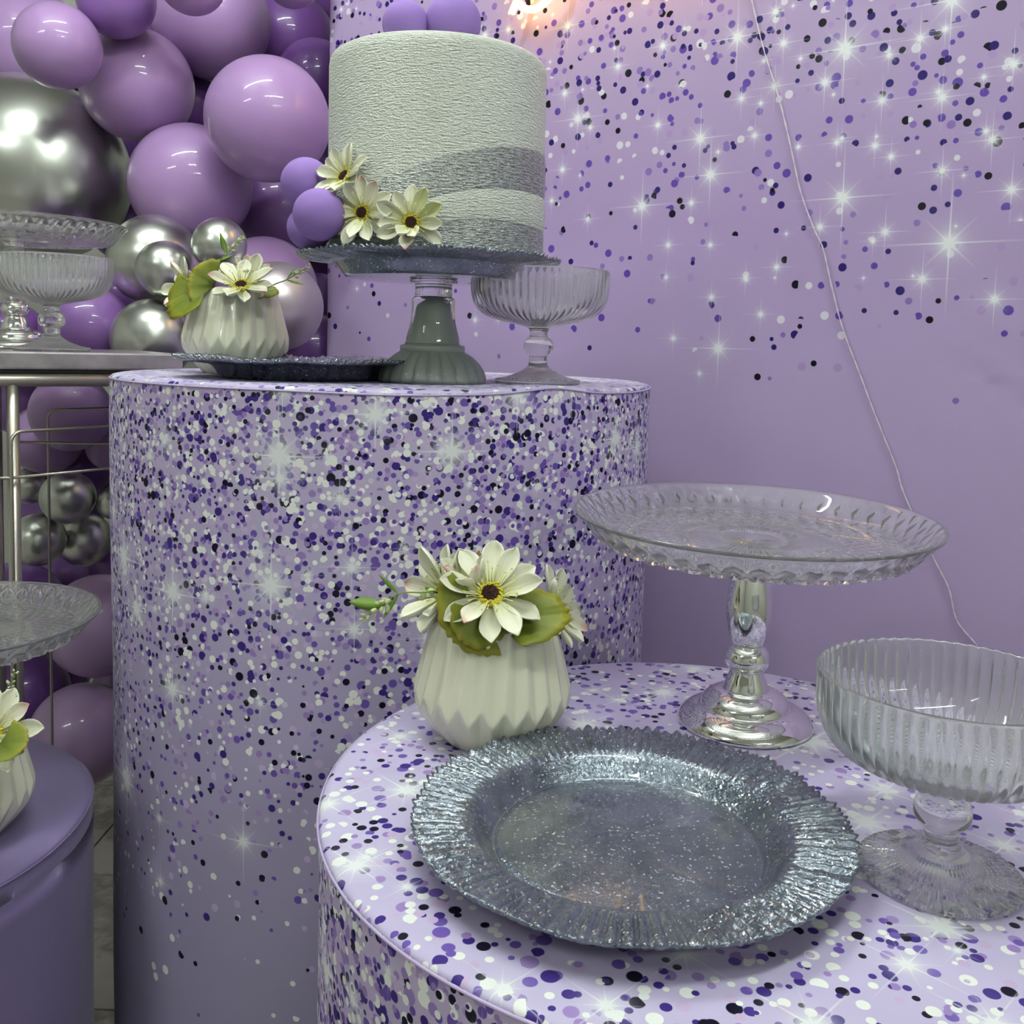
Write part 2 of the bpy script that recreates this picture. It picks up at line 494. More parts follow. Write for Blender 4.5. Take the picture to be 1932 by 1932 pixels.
# remaining floor toward the camera side is one plain slab of the same stone
sl = link('stone_slab', mesh_from('stone_slab', *box(X0, X1, Y0, -0.11, -0.006, 0.0), smooth=False), M_TILE, fl)
sl2 = link('stone_slab', mesh_from('stone_slab', *box(1.25, X1, -0.1, Y1, -0.006, 0.0), smooth=False), M_TILE, fl)
def wall(name, b, m):
    return tag(link(name, mesh_from(name, *box(*b), smooth=False), m), kind='structure')
wall('wall_back', (X0, X1, Y1, Y1 + 0.1, -0.08, ZC), M_WALL)
wall('wall_left', (X0 - 0.1, X0, Y0, Y1, -0.08, ZC), M_WALL)
wall('wall_right', (X1, X1 + 0.1, Y0, Y1, -0.08, ZC), M_WALL)
wall('wall_front', (X0, X1, Y0 - 0.1, Y0, -0.08, ZC), M_WALL)
wall('ceiling', (X0, X1, Y0, Y1, ZC, ZC + 0.1), M_CEIL)

# ceiling tube lamps
def tube_lamp(x, y, ang, label, L=1.2):
    t = thing('ceiling_tube_lamp', (x, y, ZC), label, 'lamp', 'ceiling tube lamps')
    t.rotation_euler = (0, 0, ang)
    link('housing', bevel_box_mesh('housing', -L / 2 - 0.03, L / 2 + 0.03, -0.05, 0.05, -0.05, 0.0, 0.006), M_LAMP, t)
    link('tube', sweep_mesh('tube', [Vector((-L / 2, 0, -0.075)), Vector((0, 0, -0.075)), Vector((L / 2, 0, -0.075))], 0.018, 12), M_TUBE, t)
    for s in (-1, 1):
        link('socket', bevel_box_mesh('socket', s * L / 2 - 0.014, s * L / 2 + 0.014, -0.02, 0.02, -0.1, -0.05, 0.003), M_LAMP, t)
    return t
tube_lamp(-0.75, 1.15, 0.5, 'ceiling tube lamp above the balloon garland')
tube_lamp(0.35, 0.25, 0.5, 'ceiling tube lamp above and behind the viewer')
tube_lamp(-1.7, -0.9, 0.5, 'ceiling tube lamp over the left side of the room')
tube_lamp(1.8, -1.9, 0.5, 'ceiling tube lamp over the far rear right corner')

# ================================================================== BACKDROP
WN = Vector((0.6, 0.8, 0)); WD = 1.5            # backdrop plane  WN.p = WD
WE = Vector((0.8, -0.6, 0))                     # along the backdrop, to the right
WP0 = Vector((-0.448, 2.211, 0))
def on_wall(px, py, off=0.0):
    r = ray(px, py); s = (WD - off) / r.dot(WN)
    p = r * s; return Vector((p.x, p.y, p.z + CH))
def wall_uv(px, py):
    p = on_wall(px, py); return ((p - WP0).dot(WE), p.z)
STARS = [(505, 185, 1.3), (1040, 240, 1.7), (1415, 190, .8), (1575, 0, 1.5), (690, 430, .8), (940, 410, .9), (1225, 500, .8), (320, 690, 1.2),
         (370, 870, 1.2), (1000, 710, .6), (1525, 485, .9), (1190, 725, .7), (1270, 780, .6), (1525, 850, .8), (1775, 695, .8), (1870, 945, .9),
         (1030, 985, 1.5), (30, 1025, 1.2), (1560, 1210, 1.9), (1240, 1155, .8), (1180, 1200, .5), (915, 1130, .7), (1425, 1390, .9), (700, 1330, .6),
         (1785, 1490, .9), (545, 1385, .6), (160, 1220, .6), (370, 1220, .5), (150, 1380, .5), (375, 1480, .6), (620, 1565, .6), (410, 1735, 1.3),
         (185, 1685, .6), (315, 1860, .5), (590, 675, .6), (525, 490, .7), (735, 215, .8), (1260, 275, .6), (1880, 320, .9), (275, 1010, .6),
         (-290, 590, 1.1), (-240, 1090, .6), (-340, 130, .9), (-90, 330, .7), (-500, 800, .5), (-420, 1000, .5)]
STAR_UV = [wall_uv(1200 + x * 0.3789, y * 0.3789) + (0.058 * s_,) for x, y, s_ in STARS]
def mat_backdrop(name, stars):
    t = NT(name); uv = t.uv(); v = t.sep(uv)[1]
    z760 = wall_uv(1500, 770)[1]; z0 = wall_uv(1500, 0)[1]
    f = t.M('DIVIDE', t.M('SUBTRACT', v, z760), z0 - z760)
    # wobble so the lower border of the confetti is not a straight line
    f = t.M('ADD', f, t.M('MULTIPLY', t.M('SUBTRACT', t.noise(uv, 3.0, 1.0)[0], 0.5), 0.25))
    dens = t.ramp(f, [(0.0, (0.0,) * 3 + (1,)), (0.12, (0.02,) * 3 + (1,)), (0.35, (0.055,) * 3 + (1,)), (0.7, (0.15,) * 3 + (1,)), (1.0, (0.30,) * 3 + (1,))])
    base = t.ramp(f, [(0.0, BD0), (0.5, BD1), (1.0, BD2)])
    for k, (sc, a, b) in enumerate(((34, 0.15, 0.27), (38, 0.16, 0.28), (42, 0.17, 0.31), (47, 0.16, 0.3), (40, 0.17, 0.3))):
        base = dot_layer(t, base, uv, sc, (0.43 * k + 0.2, 0.71 * k + 0.3, 0), dens, a, b, BD_DOTS)
    base = star_layer(t, base, uv, 15, (0.2, 0.9, 0), t.M('MULTIPLY', dens, 2.2), 0.05)
    for u0, v0, sz in stars:
        m = star_shape(t, t.V('SUBTRACT', uv, (u0, v0, 0)), sz)
        base = t.mix(t.M('MULTIPLY', m, 0.95), base, STARCOL)
    fabric_finish(t, base, uv, 0.6)
    return t.m
BD0, BD1, BD2 = lin(184, 164, 206), lin(173, 150, 194), lin(178, 157, 196)
BD_DOTS = [(0.0, lin(14, 8, 28)), (0.14, lin(44, 26, 104)), (0.34, lin(96, 70, 162)), (0.56, lin(136, 110, 180)), (0.70, lin(172, 146, 196)), (0.84, lin(218, 212, 224))]
def build_backdrop():
    nx, nz, Wd, H = 120, 110, 2.3, 2.35
    su, sv = wall_uv(1880, 690)
    vs, uvs, fs = [], [], []
    def off(u, v):                               # soft diagonal pulls in the cloth near the right
        du, dv = u - su, v - sv
        a = 0.84 * dv + 0.54 * du; b = 0.84 * du - 0.54 * dv
        e = math.exp(-(b / 0.11) ** 2) * math.exp(-(a / 0.055) ** 2)
        return 0.007 * e * math.cos(a * 150)
    for i in range(nx + 1):
        for j in range(nz + 1):
            u = Wd * (i / nx) ; v = H * j / nz
            p = WP0 + WE * u - WN * off(u, v)
            vs.append((p.x, p.y, v)); uvs.append((u, v))
    for i in range(nx):
        for j in range(nz):
            a = i * (nz + 1) + j; fs.append((a, a + nz + 1, a + nz + 2, a + 1))
    # thickness: rounded return along the left edge and a back sheet
    n0 = len(vs); T = 0.03
    prof = [(-0.006, 0.004), (-0.009, 0.012), (-0.009, 0.024), (0.0, T), (Wd, T)]
    for a, b in prof:
        for j in range(nz + 1):
            p = WP0 + WE * a + WN * b; vs.append((p.x, p.y, H * j / nz)); uvs.append((a - b, H * j / nz))
    rows = [list(range(0, nz + 1))] + [list(range(n0 + k * (nz + 1), n0 + (k + 1) * (nz + 1))) for k in range(len(prof))]
    rows.append(list(range(nx * (nz + 1), (nx + 1) * (nz + 1))))
    for r0, r1 in zip(rows[:-1], rows[1:]):
        for j in range(nz): fs.append((r0[j], r0[j + 1], r1[j + 1], r1[j]))
    me = mesh_from('backdrop', vs, fs, uvs)
    cu, cv = 0.15, 0.13; slots = {}; idx = []    # one print material per patch of cloth, holding the big stars that reach it
    for p in me.polygons:
        u = sum(uvs[i][0] for i in p.vertices) / len(p.vertices); v = sum(uvs[i][1] for i in p.vertices) / len(p.vertices)
        key = (int(u // cu), int(v // cv))
        near = tuple(k for k, (a, b, r) in enumerate(STAR_UV) if key[0] * cu - r - 0.02 < a < (key[0] + 1) * cu + r + 0.02 and key[1] * cv - r - 0.02 < b < (key[1] + 1) * cv + r + 0.02)
        if near not in slots:
            slots[near] = len(slots); me.materials.append(mat_backdrop('sequin_print_backdrop', [STAR_UV[k] for k in near]))
        idx.append(slots[near])
    me.polygons.foreach_set('material_index', idx)
    print('backdrop slots', len(slots), max(len(k) for k in slots))
    return link('backdrop', me, None)
tag(build_backdrop(), 'tall lilac fabric backdrop printed with purple dots and white stars', 'backdrop')

# ================================================================== DRUMS
def drum(name, c, R, ztop, label, side_mat, top_mat, seam_mat, bump_th=None, rot=0.0):
    t = thing(name, (c[0], c[1], 0), label, 'drum table')
    seg = 256
    def edge(th):
        if bump_th is None: return 0.0012 * math.sin(5 * th)
        d = (th - bump_th + math.pi) % (2 * math.pi) - math.pi
        return 0.0065 * math.exp(-(d / 0.13) ** 2) - 0.0018 * math.exp(-((d - 0.42) / 0.2) ** 2) - 0.0022 * math.exp(-((d + 0.5) / 0.25) ** 2)
    zs = [0.0] + [ztop * k / 24 for k in range(1, 24)] + [ztop - 0.03, ztop - 0.012, ztop - 0.004]
    vs, fs, uvl = [], [], []
    for i, z in enumerate(zs):
        for k in range(seg):
            th = 2 * math.pi * k / seg
            w = max(0.0, 1 - (ztop - z) / 0.05)
            rr = R * (1 - (0.0012 if i == len(zs) - 1 else 0)) + 0.0012 * math.sin(3 * th + z * 9) * (1 - w)
            vs.append((rr * math.cos(th), rr * math.sin(th), z + edge(th) * w))
    for i in range(len(zs) - 1):
        for k in range(seg):
            a = i * seg + k; b = i * seg + (k + 1) % seg
            fs.append((a, b, b + seg, a + seg))
            u0 = 2 * math.pi * k / seg * R; u1 = 2 * math.pi * (k + 1) / seg * R
            uvl += [(u0, zs[i] - ztop + 1), (u1, zs[i] - ztop + 1), (u1, zs[i + 1] - ztop + 1), (u0, zs[i + 1] - ztop + 1)]
    link('side_cover', mesh_from('side_cover', vs, fs, {'loops': uvl}), side_mat, t)
    # top cover: disc with a small rounded shoulder
    vs, fs, uv = [], [], []
    rs = [0.0] + [R * k / 12 for k in range(1, 12)] + [R - 0.02, R - 0.008, R - 0.003, R - 0.0008, R - 0.001]
    zz = [0.0] * 13 + [-0.0004, -0.0016, -0.004, -0.007]
    for r, z in zip(rs[1:], zz[1:]):
        for k in range(seg):
            th = 2 * math.pi * k / seg; w = max(0.0, 1 - (R - r) / 0.03)
            vs.append((r * math.cos(th), r * math.sin(th), ztop + z + edge(th) * w))
            uv.append((r * math.cos(th + rot) + 2, r * math.sin(th + rot) + 2))
    n = len(rs) - 1
    for i in range(n - 1):
        for k in range(seg):
            a = i * seg + k; b = i * seg + (k + 1) % seg; fs.append((a, a + seg, b + seg, b))
    c0 = len(vs); vs.append((0, 0, ztop)); uv.append((2, 2))
    for k in range(seg): fs.append((c0, k, (k + 1) % seg))
    link('top_cover', mesh_from('top_cover', vs, fs, uv), top_mat, t)
    path = [Vector((R * math.cos(2 * math.pi * k / 200), R * math.sin(2 * math.pi * k / 200), ztop - 0.0055 + edge(2 * math.pi * k / 200))) for k in range(201)]
    link('seam', sweep_mesh('seam', path, 0.0013, 6), seam_mat, t)
    return t
G = lambda *s: list(s)
TALL_C, TALL_R = (-0.196, 1.430), 0.384
M_SIDE_T = mat_drum_side('sequin_print_tall_side',
    [(0.0, 0.0), (0.28, 0.012), (0.40, 0.06), (0.52, 0.16), (0.64, 0.32), (0.76, 0.52), (0.88, 0.7), (1.0, 0.82)],
    [(0.2, lin(158, 152, 182)), (0.6, lin(176, 166, 200)), (1.0, lin(196, 182, 216))])  # bluish lower print, darkened there to put the light falloff into the colour
M_SIDE_F = mat_drum_side('sequin_print_front_side',
    [(0.0, 0.0), (0.3, 0.2), (0.6, 0.7), (1.0, 0.85)],
    [(0.2, lin(158, 152, 182)), (0.6, lin(176, 166, 200)), (1.0, lin(196, 182, 216))])  # same ramp, with the falloff of light painted into its low end
M_TOP = mat_drum_top('sequin_print_top')
M_SEAM = simple('lilac_piping', lin(200, 182, 222), 0.5)
drum('tall_round_drum', TALL_C, TALL_R, ZT, 'tallest round drum covered in sequin print, holding the cake', M_SIDE_T, M_TOP, M_SEAM,
     bump_th=math.atan2(at_z(965, 728, ZT).y - TALL_C[1], at_z(965, 728, ZT).x - TALL_C[0]))
FR_C, FR_R = (0.171, 0.807), 0.332
drum('low_round_drum', FR_C, FR_R, ZB, 'lower round drum in sequin print in the foreground, holding the glitter charger', M_SIDE_F, M_TOP, M_SEAM, rot=0.8)
drum('satin_round_drum', (-0.783, 1.07), 0.274, ZS, 'plain purple satin drum at the lower left', M_SATIN, M_SATIN, M_SATIN)

# ================================================================== GLITTER CHARGER PLATES
def charger_mesh():
    seg = 720; r1 = random.Random(3)
    R = 0.165
    prof_top = [(0.002, 0.0098), (0.02, 0.0096), (0.04, 0.0089), (0.06, 0.0078), (0.08, 0.0063), (0.095, 0.0050), (0.1005, 0.0046), (0.1018, 0.0032), (0.1030, 0.0030), (0.1042, 0.0046), (0.1060, 0.0060),
                (0.109, 0.0085), (0.113, 0.0125), (0.117, 0.0163), (0.120, 0.0183), (0.124, 0.0195)]
    prof_top += [(0.124 + (R - 0.124) * k / 14, 0.0195 + 0.0032 * math.sin(k / 14 * 1.4)) for k in range(1, 15)]
    prof_bot = [(R - 0.002, 0.0196), (0.15, 0.0182), (0.135, 0.0172), (0.124, 0.0160), (0.119, 0.0135), (0.114, 0.009), (0.110, 0.004), (0.106, 0.0006), (0.1, 0.0), (0.05, 0.0), (0.01, 0.0)]
    prof = prof_top + prof_bot
    # irregular radial ribs
    nr = 124; edges = [0.0]
    for k in range(nr): edges.append(edges[-1] + r1.uniform(0.6, 1.4))
    tot = edges[-1]; edges = [e / tot * 2 * math.pi for e in edges]
    amp = [r1.uniform(0.5, 1.2) for _ in range(nr)]
    rib = []
    import bisect
    for k in range(seg):
        th = 2 * math.pi * (k + 0.3) / seg
        i = min(bisect.bisect_right(edges, th) - 1, nr - 1)
        f = (th - edges[i]) / (edges[i + 1] - edges[i])
        rib.append(amp[i] * abs(math.sin(math.pi * f)) ** 0.8)
    nz = np.random.RandomState(5).uniform(-1, 1, (len(prof), seg))
    nz = nz + np.roll(nz, 1, 1)
    def disp(r, z, th, i):
        k = int(round(th / (2 * math.pi) * seg)) % seg
        w = min(1.0, max(0.0, (r - 0.119) / 0.012))
        top = i < len(prof_top)
        s = 1.0 if top else 0.35
        zz = z + w * s * (0.0036 * (rib[k] - 0.6) + 0.0005 * nz[i, k]) + (0.0007 * math.sin(9 * th) * w)
        rr = r
        if r > 0.15: rr = r + (r - 0.15) / 0.015 * 0.0042 * (rib[k] - 0.75)
        if top and r < 0.1: zz += 0.00028 * math.sin(r * 220 + 3 * math.sin(2 * th)) * math.sin(5 * th + r * 60)
        return rr, zz * 1.18
    return lathe_mesh('charger_plate', prof, seg, disp)
CH_ME = charger_mesh(); CH_ME.materials.append(M_CHARGER)
def charger(p, rz, label):
    o = link('charger_plate', CH_ME, M_CHARGER); o.location = p; o.rotation_euler = (0, 0, rz)
    return tag(o, label, 'plate', 'blue grey glitter charger plates')
charger((0.0895, 0.7026, ZB + 0.0003), 0.4, 'blue-grey glitter charger plate with scalloped rim, flat on the front drum')
charger((-0.2858, 1.266, ZT + 0.0003), 1.9, 'blue-grey glitter charger plate seen edge-on before the vase on the tall drum')
CKZ = CH + 0.0815
charger((-0.1191, 1.2262, CKZ), 3.3, 'dark glitter charger plate under the cake, raised on a glass foot')

# ================================================================== RIBBED COUPES
def coupe_mesh():
    nr, per = 60, 8; seg = nr * per
    out = [(0.0545, 0.0), (0.0568, 0.0015), (0.0570, 0.0045), (0.0555, 0.006), (0.046, 0.0075), (0.036, 0.0105), (0.026, 0.0145), (0.018, 0.0195), (0.0135, 0.024),
           (0.0122, 0.028), (0.0122, 0.034), (0.0126, 0.0365), (0.0165, 0.0395), (0.0195, 0.044), (0.0200, 0.049), (0.0192, 0.0545), (0.0162, 0.0590), (0.0128, 0.0615), (0.0120, 0.064),
           (0.0122, 0.0690), (0.0145, 0.0725), (0.022, 0.0755), (0.036, 0.0785), (0.052, 0.0820), (0.066, 0.0862), (0.0760, 0.0912), (0.0835, 0.0985), (0.0885, 0.108), (0.0912, 0.120),
           (0.0919, 0.134), (0.0919, 0.1462), (0.0912, 0.1485), (0.0898, 0.149)]
    inn = [(0.0884, 0.1482), (0.0880, 0.146), (0.0878, 0.134), (0.0870, 0.1205), (0.0842, 0.110), (0.0790, 0.1015), (0.0715, 0.0950), (0.062, 0.0905), (0.049, 0.0868), (0.034, 0.0842), (0.016, 0.0828), (0.004, 0.0825)]
    po = smooth_profile(out, 2)
    prof = po + inn
    def disp(r, z, th, i):
        c = abs(math.cos(th * nr / 2)) ** 1.2
        if i < len(po):
            if 0.075 < z < 0.1475 and r > 0.02:
                w = min(1, (z - 0.075) / 0.008) * min(1, max(0.0, (0.1475 - z) / 0.003)) * min(1, r / 0.05)
                return r - 0.0026 * (1 - c) * w, z
            if z < 0.02 and 0.018 < r < 0.0556:
                return r, z - 0.0012 * (1 - c) * min(1, (r - 0.018) / 0.015)
        return r, z
    return lathe_mesh('coupe_glass', prof, seg, disp)
CO_ME = coupe_mesh(); CO_ME.materials.append(M_COUPE)
def coupe(p, label):
    o = link('coupe_glass', CO_ME, M_COUPE); o.location = p
    return tag(o, label, 'glass', 'ribbed clear coupe glasses')
coupe((0.3125, 0.6724, ZB + 0.0004), 'large ribbed clear coupe glass at the right edge, on the front drum')
coupe((0.0209, 1.2813, ZT + 0.0004), 'ribbed clear coupe glass beside the cake stand on the tall drum')

# ================================================================== CRYSTAL CAKE STANDS
def crystal_mesh():
    n = 48; seg = n * 10
    top = [(0.002, -0.0240), (0.03, -0.0240), (0.031, -0.0232), (0.033, -0.0232), (0.034, -0.0240), (0.082, -0.0240), (0.083, -0.0230), (0.086, -0.0230), (0.087, -0.0240)]
    top += [(0.09 + 0.058 * k / 6, -0.0240) for k in range(7)]
    top += [(0.153, -0.0228), (0.158, -0.019), (0.164, -0.0125), (0.170, -0.006), (0.1745, -0.0012), (0.1765, 0.0), (0.179, 0.0002), (0.1800, -0.001), (0.1795, -0.0035)]
    nt = len(top)
    side = [(0.1775 - 0.0215 * k / 14, -0.0045 - 0.0255 * k / 14) for k in range(15)]
    bot = [(0.156 - 0.068 * k / 26, -0.0305) for k in range(1, 27)] + [(0.086 - 0.052 * k / 5, -0.0302) for k in range(6)] + [(0.03, -0.0305), (0.003, -0.0305)]
    prof = top + side + bot
    def disp(r, z, th, i):
        if i < nt: return r, z
        if i < nt + 15:                          # crossed arches round the wall
            b = (i - nt) / 14 * math.pi * 1.0
            a = th * n / 2
            h = max(abs(math.sin(a + b)), abs(math.sin(a - b)))
            k = math.sin(min(1, (i - nt) / 14) * math.pi * 0.75 + 0.2)
            return r - 0.0034 * (1 - h) * 2.2 * k - 0.0005, z
        if r > 0.088:                            # lattice under the floor
            b = (0.156 - r) / 0.068 * math.pi * 4.0; a = th * n / 2
            h = max(abs(math.sin(a + b)), abs(math.sin(a - b)))
            return r, z + 0.0075 * (1 - h)
        if r > 0.032: return r, z + 0.0016 * abs(math.sin(th * 36))
        return r, z
    return lathe_mesh('plate', prof, seg, disp)
CR_ME = crystal_mesh(); CR_ME.materials.append(M_CRYSTAL)
def stem_mesh():
    p = [(0.0665, 0.0), (0.0680, 0.0015), (0.0678, 0.004), (0.0650, 0.0085), (0.0590, 0.0135), (0.0520, 0.0165), (0.0470, 0.0178), (0.0452, 0.0192), (0.0445, 0.0215), (0.0425, 0.0255), (0.0370, 0.0305), (0.0290, 0.0338), (0.0232, 0.035),
         (0.0225, 0.0365), (0.0205, 0.043), (0.0175, 0.050), (0.0158, 0.0545), (0.0165, 0.0555), (0.0200, 0.0585), (0.0224, 0.0645), (0.0224, 0.0690), (0.0203, 0.0750), (0.0165, 0.0790), (0.0146, 0.0800),
         (0.0150, 0.0815), (0.0170, 0.0860), (0.0198, 0.0950), (0.0218, 0.1060), (0.0226, 0.1160), (0.0222, 0.1260), (0.0205, 0.1390), (0.0178, 0.1520), (0.0158, 0.1630), (0.0150, 0.1740), (0.0158, 0.1795), (0.0200, 0.1830), (0.0200, 0.1842)]
    return lathe_mesh('stem', smooth_profile(p, 3), 96)
ST_ME = stem_mesh(); ST_ME.materials.append(M_CHROME)
def crystal_stand(p, label, tilt=(0, 0)):
    t = thing('crystal_cake_stand', p, label, 'cake stand', 'crystal cake stands on chrome stems')
    link('chrome_stem', ST_ME, M_CHROME, t)
    q = link('plate', CR_ME, M_CRYSTAL, t); q.location = (0, 0, 0.2155); q.rotation_euler = (tilt[0], tilt[1], 0)
    return t
crystal_stand((0.2355, 0.9535, ZB + 0.0004), 'crystal cake stand with chrome stem on the front drum', (0.03, 0.008))
crystal_stand((-0.713, 1.175, ZS + 0.0004), 'crystal cake stand cut off at the left edge, on the satin drum')

# ================================================================== PLEATED VASES
def vase_mesh():
    n = 22; per = 12; seg = n * per; H = 0.118
    vs, fs = [], []
    zs = [H * k / 64 for k in range(65)]
    def tri(x): return abs(((x / math.pi) % 2) - 1) * 2 - 1
    def rad(z, th):
        t = z / H
        U = 0.0575 + (1 - t) * 0.0305 - 0.004 * (1 - t) ** 2
        tw = 0.10 * (1 - t)
        U *= 1 + 0.044 * tri((th + tw) * n) * (0.45 + 0.55 * (1 - t))
        s = min(1.0, t / 0.52)
        Lr = 0.045 + 0.0345 * (1 - (1 - s) ** 1.75)
        Lr *= 1 - 0.034 * tri((th + tw) * n) * min(1, t / 0.25)
        return min(U, Lr) if t < 0.52 else U
    for z in zs:
        for k in range(seg):
            th = 2 * math.pi * k / seg; r = rad(z, th)
            vs.append((r * math.cos(th), r * math.sin(th), z))
    inner = [(0.0560, H + 0.0008), (0.0535, H), (0.0525, H - 0.004), (0.056, H - 0.03), (0.06, 0.03), (0.04, 0.008)]
    for r, z in inner:
        for k in range(seg):
            th = 2 * math.pi * k / seg; vs.append((r * math.cos(th), r * math.sin(th), z))
    nrow = len(zs) + len(inner)
    for i in range(nrow - 1):
        for k in range(seg):
            a = i * seg + k; b = i * seg + (k + 1) % seg; fs.append((a, b, b + seg, a + seg))
    fs.append(tuple(range(seg))[::-1]); fs.append(tuple(range((nrow - 1) * seg, nrow * seg)))
    return mesh_from('body', vs, fs)
VA_ME = vase_mesh(); VA_ME.materials.append(M_CERAMIC)
FOAM_ME = lathe_mesh('floral_foam', [(0.050, 0.07), (0.0518, 0.095), (0.050, 0.105), (0.03, 0.110)], 32); FOAM_ME.materials.append(M_SOIL)
def vase(p, rz, label):
    t = thing('pleated_vase', p, label, 'vase', 'white pleated vases'); t.rotation_euler = (0, 0, rz)
    link('body', VA_ME, M_CERAMIC, t); link('floral_foam', FOAM_ME, M_SOIL, t)
    return t
V1 = Vector((-0.0212, 0.905, ZB + 0.0003)); V2 = Vector((-0.4168, 1.40, ZT + 0.0003)); V3 = Vector((-0.628, 1.06, ZS + 0.0003))
vase(V1, 0.1, 'white pleated ceramic vase of daisies on the front drum')
vase(V2, 0.75, 'white pleated ceramic vase of daisies on the tall drum')
vase(V3, 0.3, 'white pleated ceramic vase cut off at the left edge, on the satin drum')

# ================================================================== FLOWERS
def petal_mesh(L, Wd, cup, curl, twist=0.0, seed=0):
    nu, nv = 6, 9; vs, fs, uv = [], [], []
    for j in range(nv + 1):
        t = j / nv
        w = Wd * (0.22 + 0.78 * math.sin(min(1, t * 1.35) * math.pi / 2)) * (1 - max(0, (t - 0.66) / 0.34) ** 2.2 * 0.86)
        for i in range(nu + 1):
            s = i / nu * 2 - 1
            x = w * s * 0.5; y = L * t
            z = cup * (s * s - 0.4) * w + curl * t * t * L + twist * s * t * w
            z += 0.0006 * math.sin(s * 7 + seed) * t
            vs.append((x, y - abs(s) * L * 0.02 * t, z)); uv.append((s * 0.5 + 0.5, t))
    m = nu + 1
    for j in range(nv):
        for i in range(nu):
            a = j * m + i; fs.append((a, a + 1, a + m + 1, a + m))
    me = mesh_from('petal', vs, fs, uv)
    bm = bmesh.new(); bm.from_mesh(me)
    bmesh.ops.solidify(bm, geom=bm.faces[:], thickness=0.0005)
    bm.to_mesh(me); bm.free()
    me.polygons.foreach_set('use_smooth', [True] * len(me.polygons))
    return me
PET = {}
for mn, mm in (('w', M_PETAL), ('p', M_PETALP), ('y', M_PETALY)):
    PET[mn] = []
    for k, (cup, curl, tw) in enumerate(((0.35, 0.06, 0.05), (0.25, -0.12, -0.08), (0.45, 0.14, 0.1))):
        me = petal_mesh(1.0 * 0.04, 0.0185, cup, curl, tw, k); me.materials.append(mm); PET[mn].append(me)
def center_mesh():
    r1 = random.Random(2); parts = []
    for k in range(70):
        a = k * 2.39996; r = 0.0062 * math.sqrt(k / 70)
        parts.append(blob((r * math.cos(a), r * math.sin(a), 0.004 - r * 0.22 + r1.uniform(0, 0.0008)), 0.0009, seg=5, rings=4))
    base = lathe([(0.0062, 0.0008), (0.0060, 0.0025), (0.004, 0.0036), (0.001, 0.004)], 20)
    v, f = join(parts + [(base[0], base[1])]); return mesh_from('flower_disc', v, f)
def stamen_mesh():
    r1 = random.Random(4); parts = []
    for k in range(90):
        a = k * 2.39996; r = 0.0062 + 0.0035 * (k % 30) / 30
        parts.append(blob((r * math.cos(a), r * math.sin(a), 0.0038 - (r - 0.006) * 0.5 + r1.uniform(-0.0006, 0.0012)), 0.00075, seg=5, rings=4))
    base = lathe([(0.010, 0.0), (0.0095, 0.0022), (0.0062, 0.003)], 20)
    v, f = join(parts + [(base[0], base[1])]); return mesh_from('stamen_ring', v, f)
def filament_mesh(seed=1, n=26, lean=None):
    r1 = random.Random(seed); parts = []
    for k in range(n):
        a = k / n * 2 * math.pi + r1.uniform(-0.1, 0.1); L = r1.uniform(0.010, 0.016)
        d = Vector((math.cos(a), math.sin(a), 0)); b = d * 0.0085 + Vector((0, 0, 0.002))
        m = b + d * (L * 0.35) + Vector((0, 0, L * 0.55)); e = b + d * (L * 0.75) + Vector((0, 0, L * 0.75))
        parts.append(sweep([b, m, e], 0.00035, 4)); parts.append(blob(e, 0.00085, seg=5, rings=4))
    v, f = join(parts); return mesh_from('filaments', v, f)
CE_ME = center_mesh(); CE_ME.materials.append(M_CENTER)
SR_ME = stamen_mesh(); SR_ME.materials.append(M_STAMEN)
FI_ME = filament_mesh(); FI_ME.materials.append(M_PALESTAM)
def frame_from(n, up=Vector((0, 0, 1))):
    n = Vector(n).normalized(); x = up.cross(n)
    if x.length < 1e-3: x = Vector((1, 0, 0))
    x.normalize(); y = n.cross(x)
    return Matrix(((x.x, y.x, n.x), (x.y, y.y, n.y), (x.z, y.z, n.z)))
def daisy(p, facing, size, label, seed, np_=12, elev=0.18, pinks=(), yel=(), stem_to=None, center=True, group='cream artificial daisies', double=True, lift=()):
    t = thing('daisy', p, label, 'flower', group)
    R = frame_from(facing); t.rotation_mode = 'QUATERNION'; t.rotation_quaternion = R.to_quaternion()
    r1 = random.Random(seed); s = size / 0.047
    for k in range(np_):
        a = 2 * math.pi * k / np_ + r1.uniform(-0.1, 0.1)
        me = PET['p' if k in pinks else 'y' if k in yel else 'w'][r1.randrange(3)]
        o = link('petal', me, None, t); e = elev + r1.uniform(-0.13, 0.13) + (0.16 if (double and k % 2) else 0) + (0.75 if k in lift else 0)
        q = Matrix.Rotation(a, 4, 'Z') @ Matrix.Translation((0, 0.0065 * s, (0.0015 if k % 2 else 0) * s)) @ Matrix.Rotation(e, 4, 'X') @ Matrix.Rotation(r1.uniform(-0.25, 0.25), 4, 'Y')
        sc = s * r1.uniform(0.9, 1.08)
        o.matrix_local = q @ Matrix.Diagonal((sc, sc, sc, 1))
    if center:
        for nm, me in (('flower_disc', CE_ME), ('stamen_ring', SR_ME), ('filaments', FI_ME)):
            o = link(nm, me, None, t); o.scale = (s * 1.22, s * 1.22, s * 1.1)
            if nm != 'flower_disc': o['kind'] = 'stuff'
    if stem_to is not None:
        inv = t.rotation_quaternion.inverted()
        e = inv @ (Vector(stem_to) - Vector(p))
        o = link('stem', sweep_mesh('stem', smooth_path([(0, 0, 0.0005), tuple(Vector((0, 0, -0.25 * e.length)) + e * 0.12), tuple(e)], 6), 0.0012 * s, 6), M_SPRIG, t)
    return t
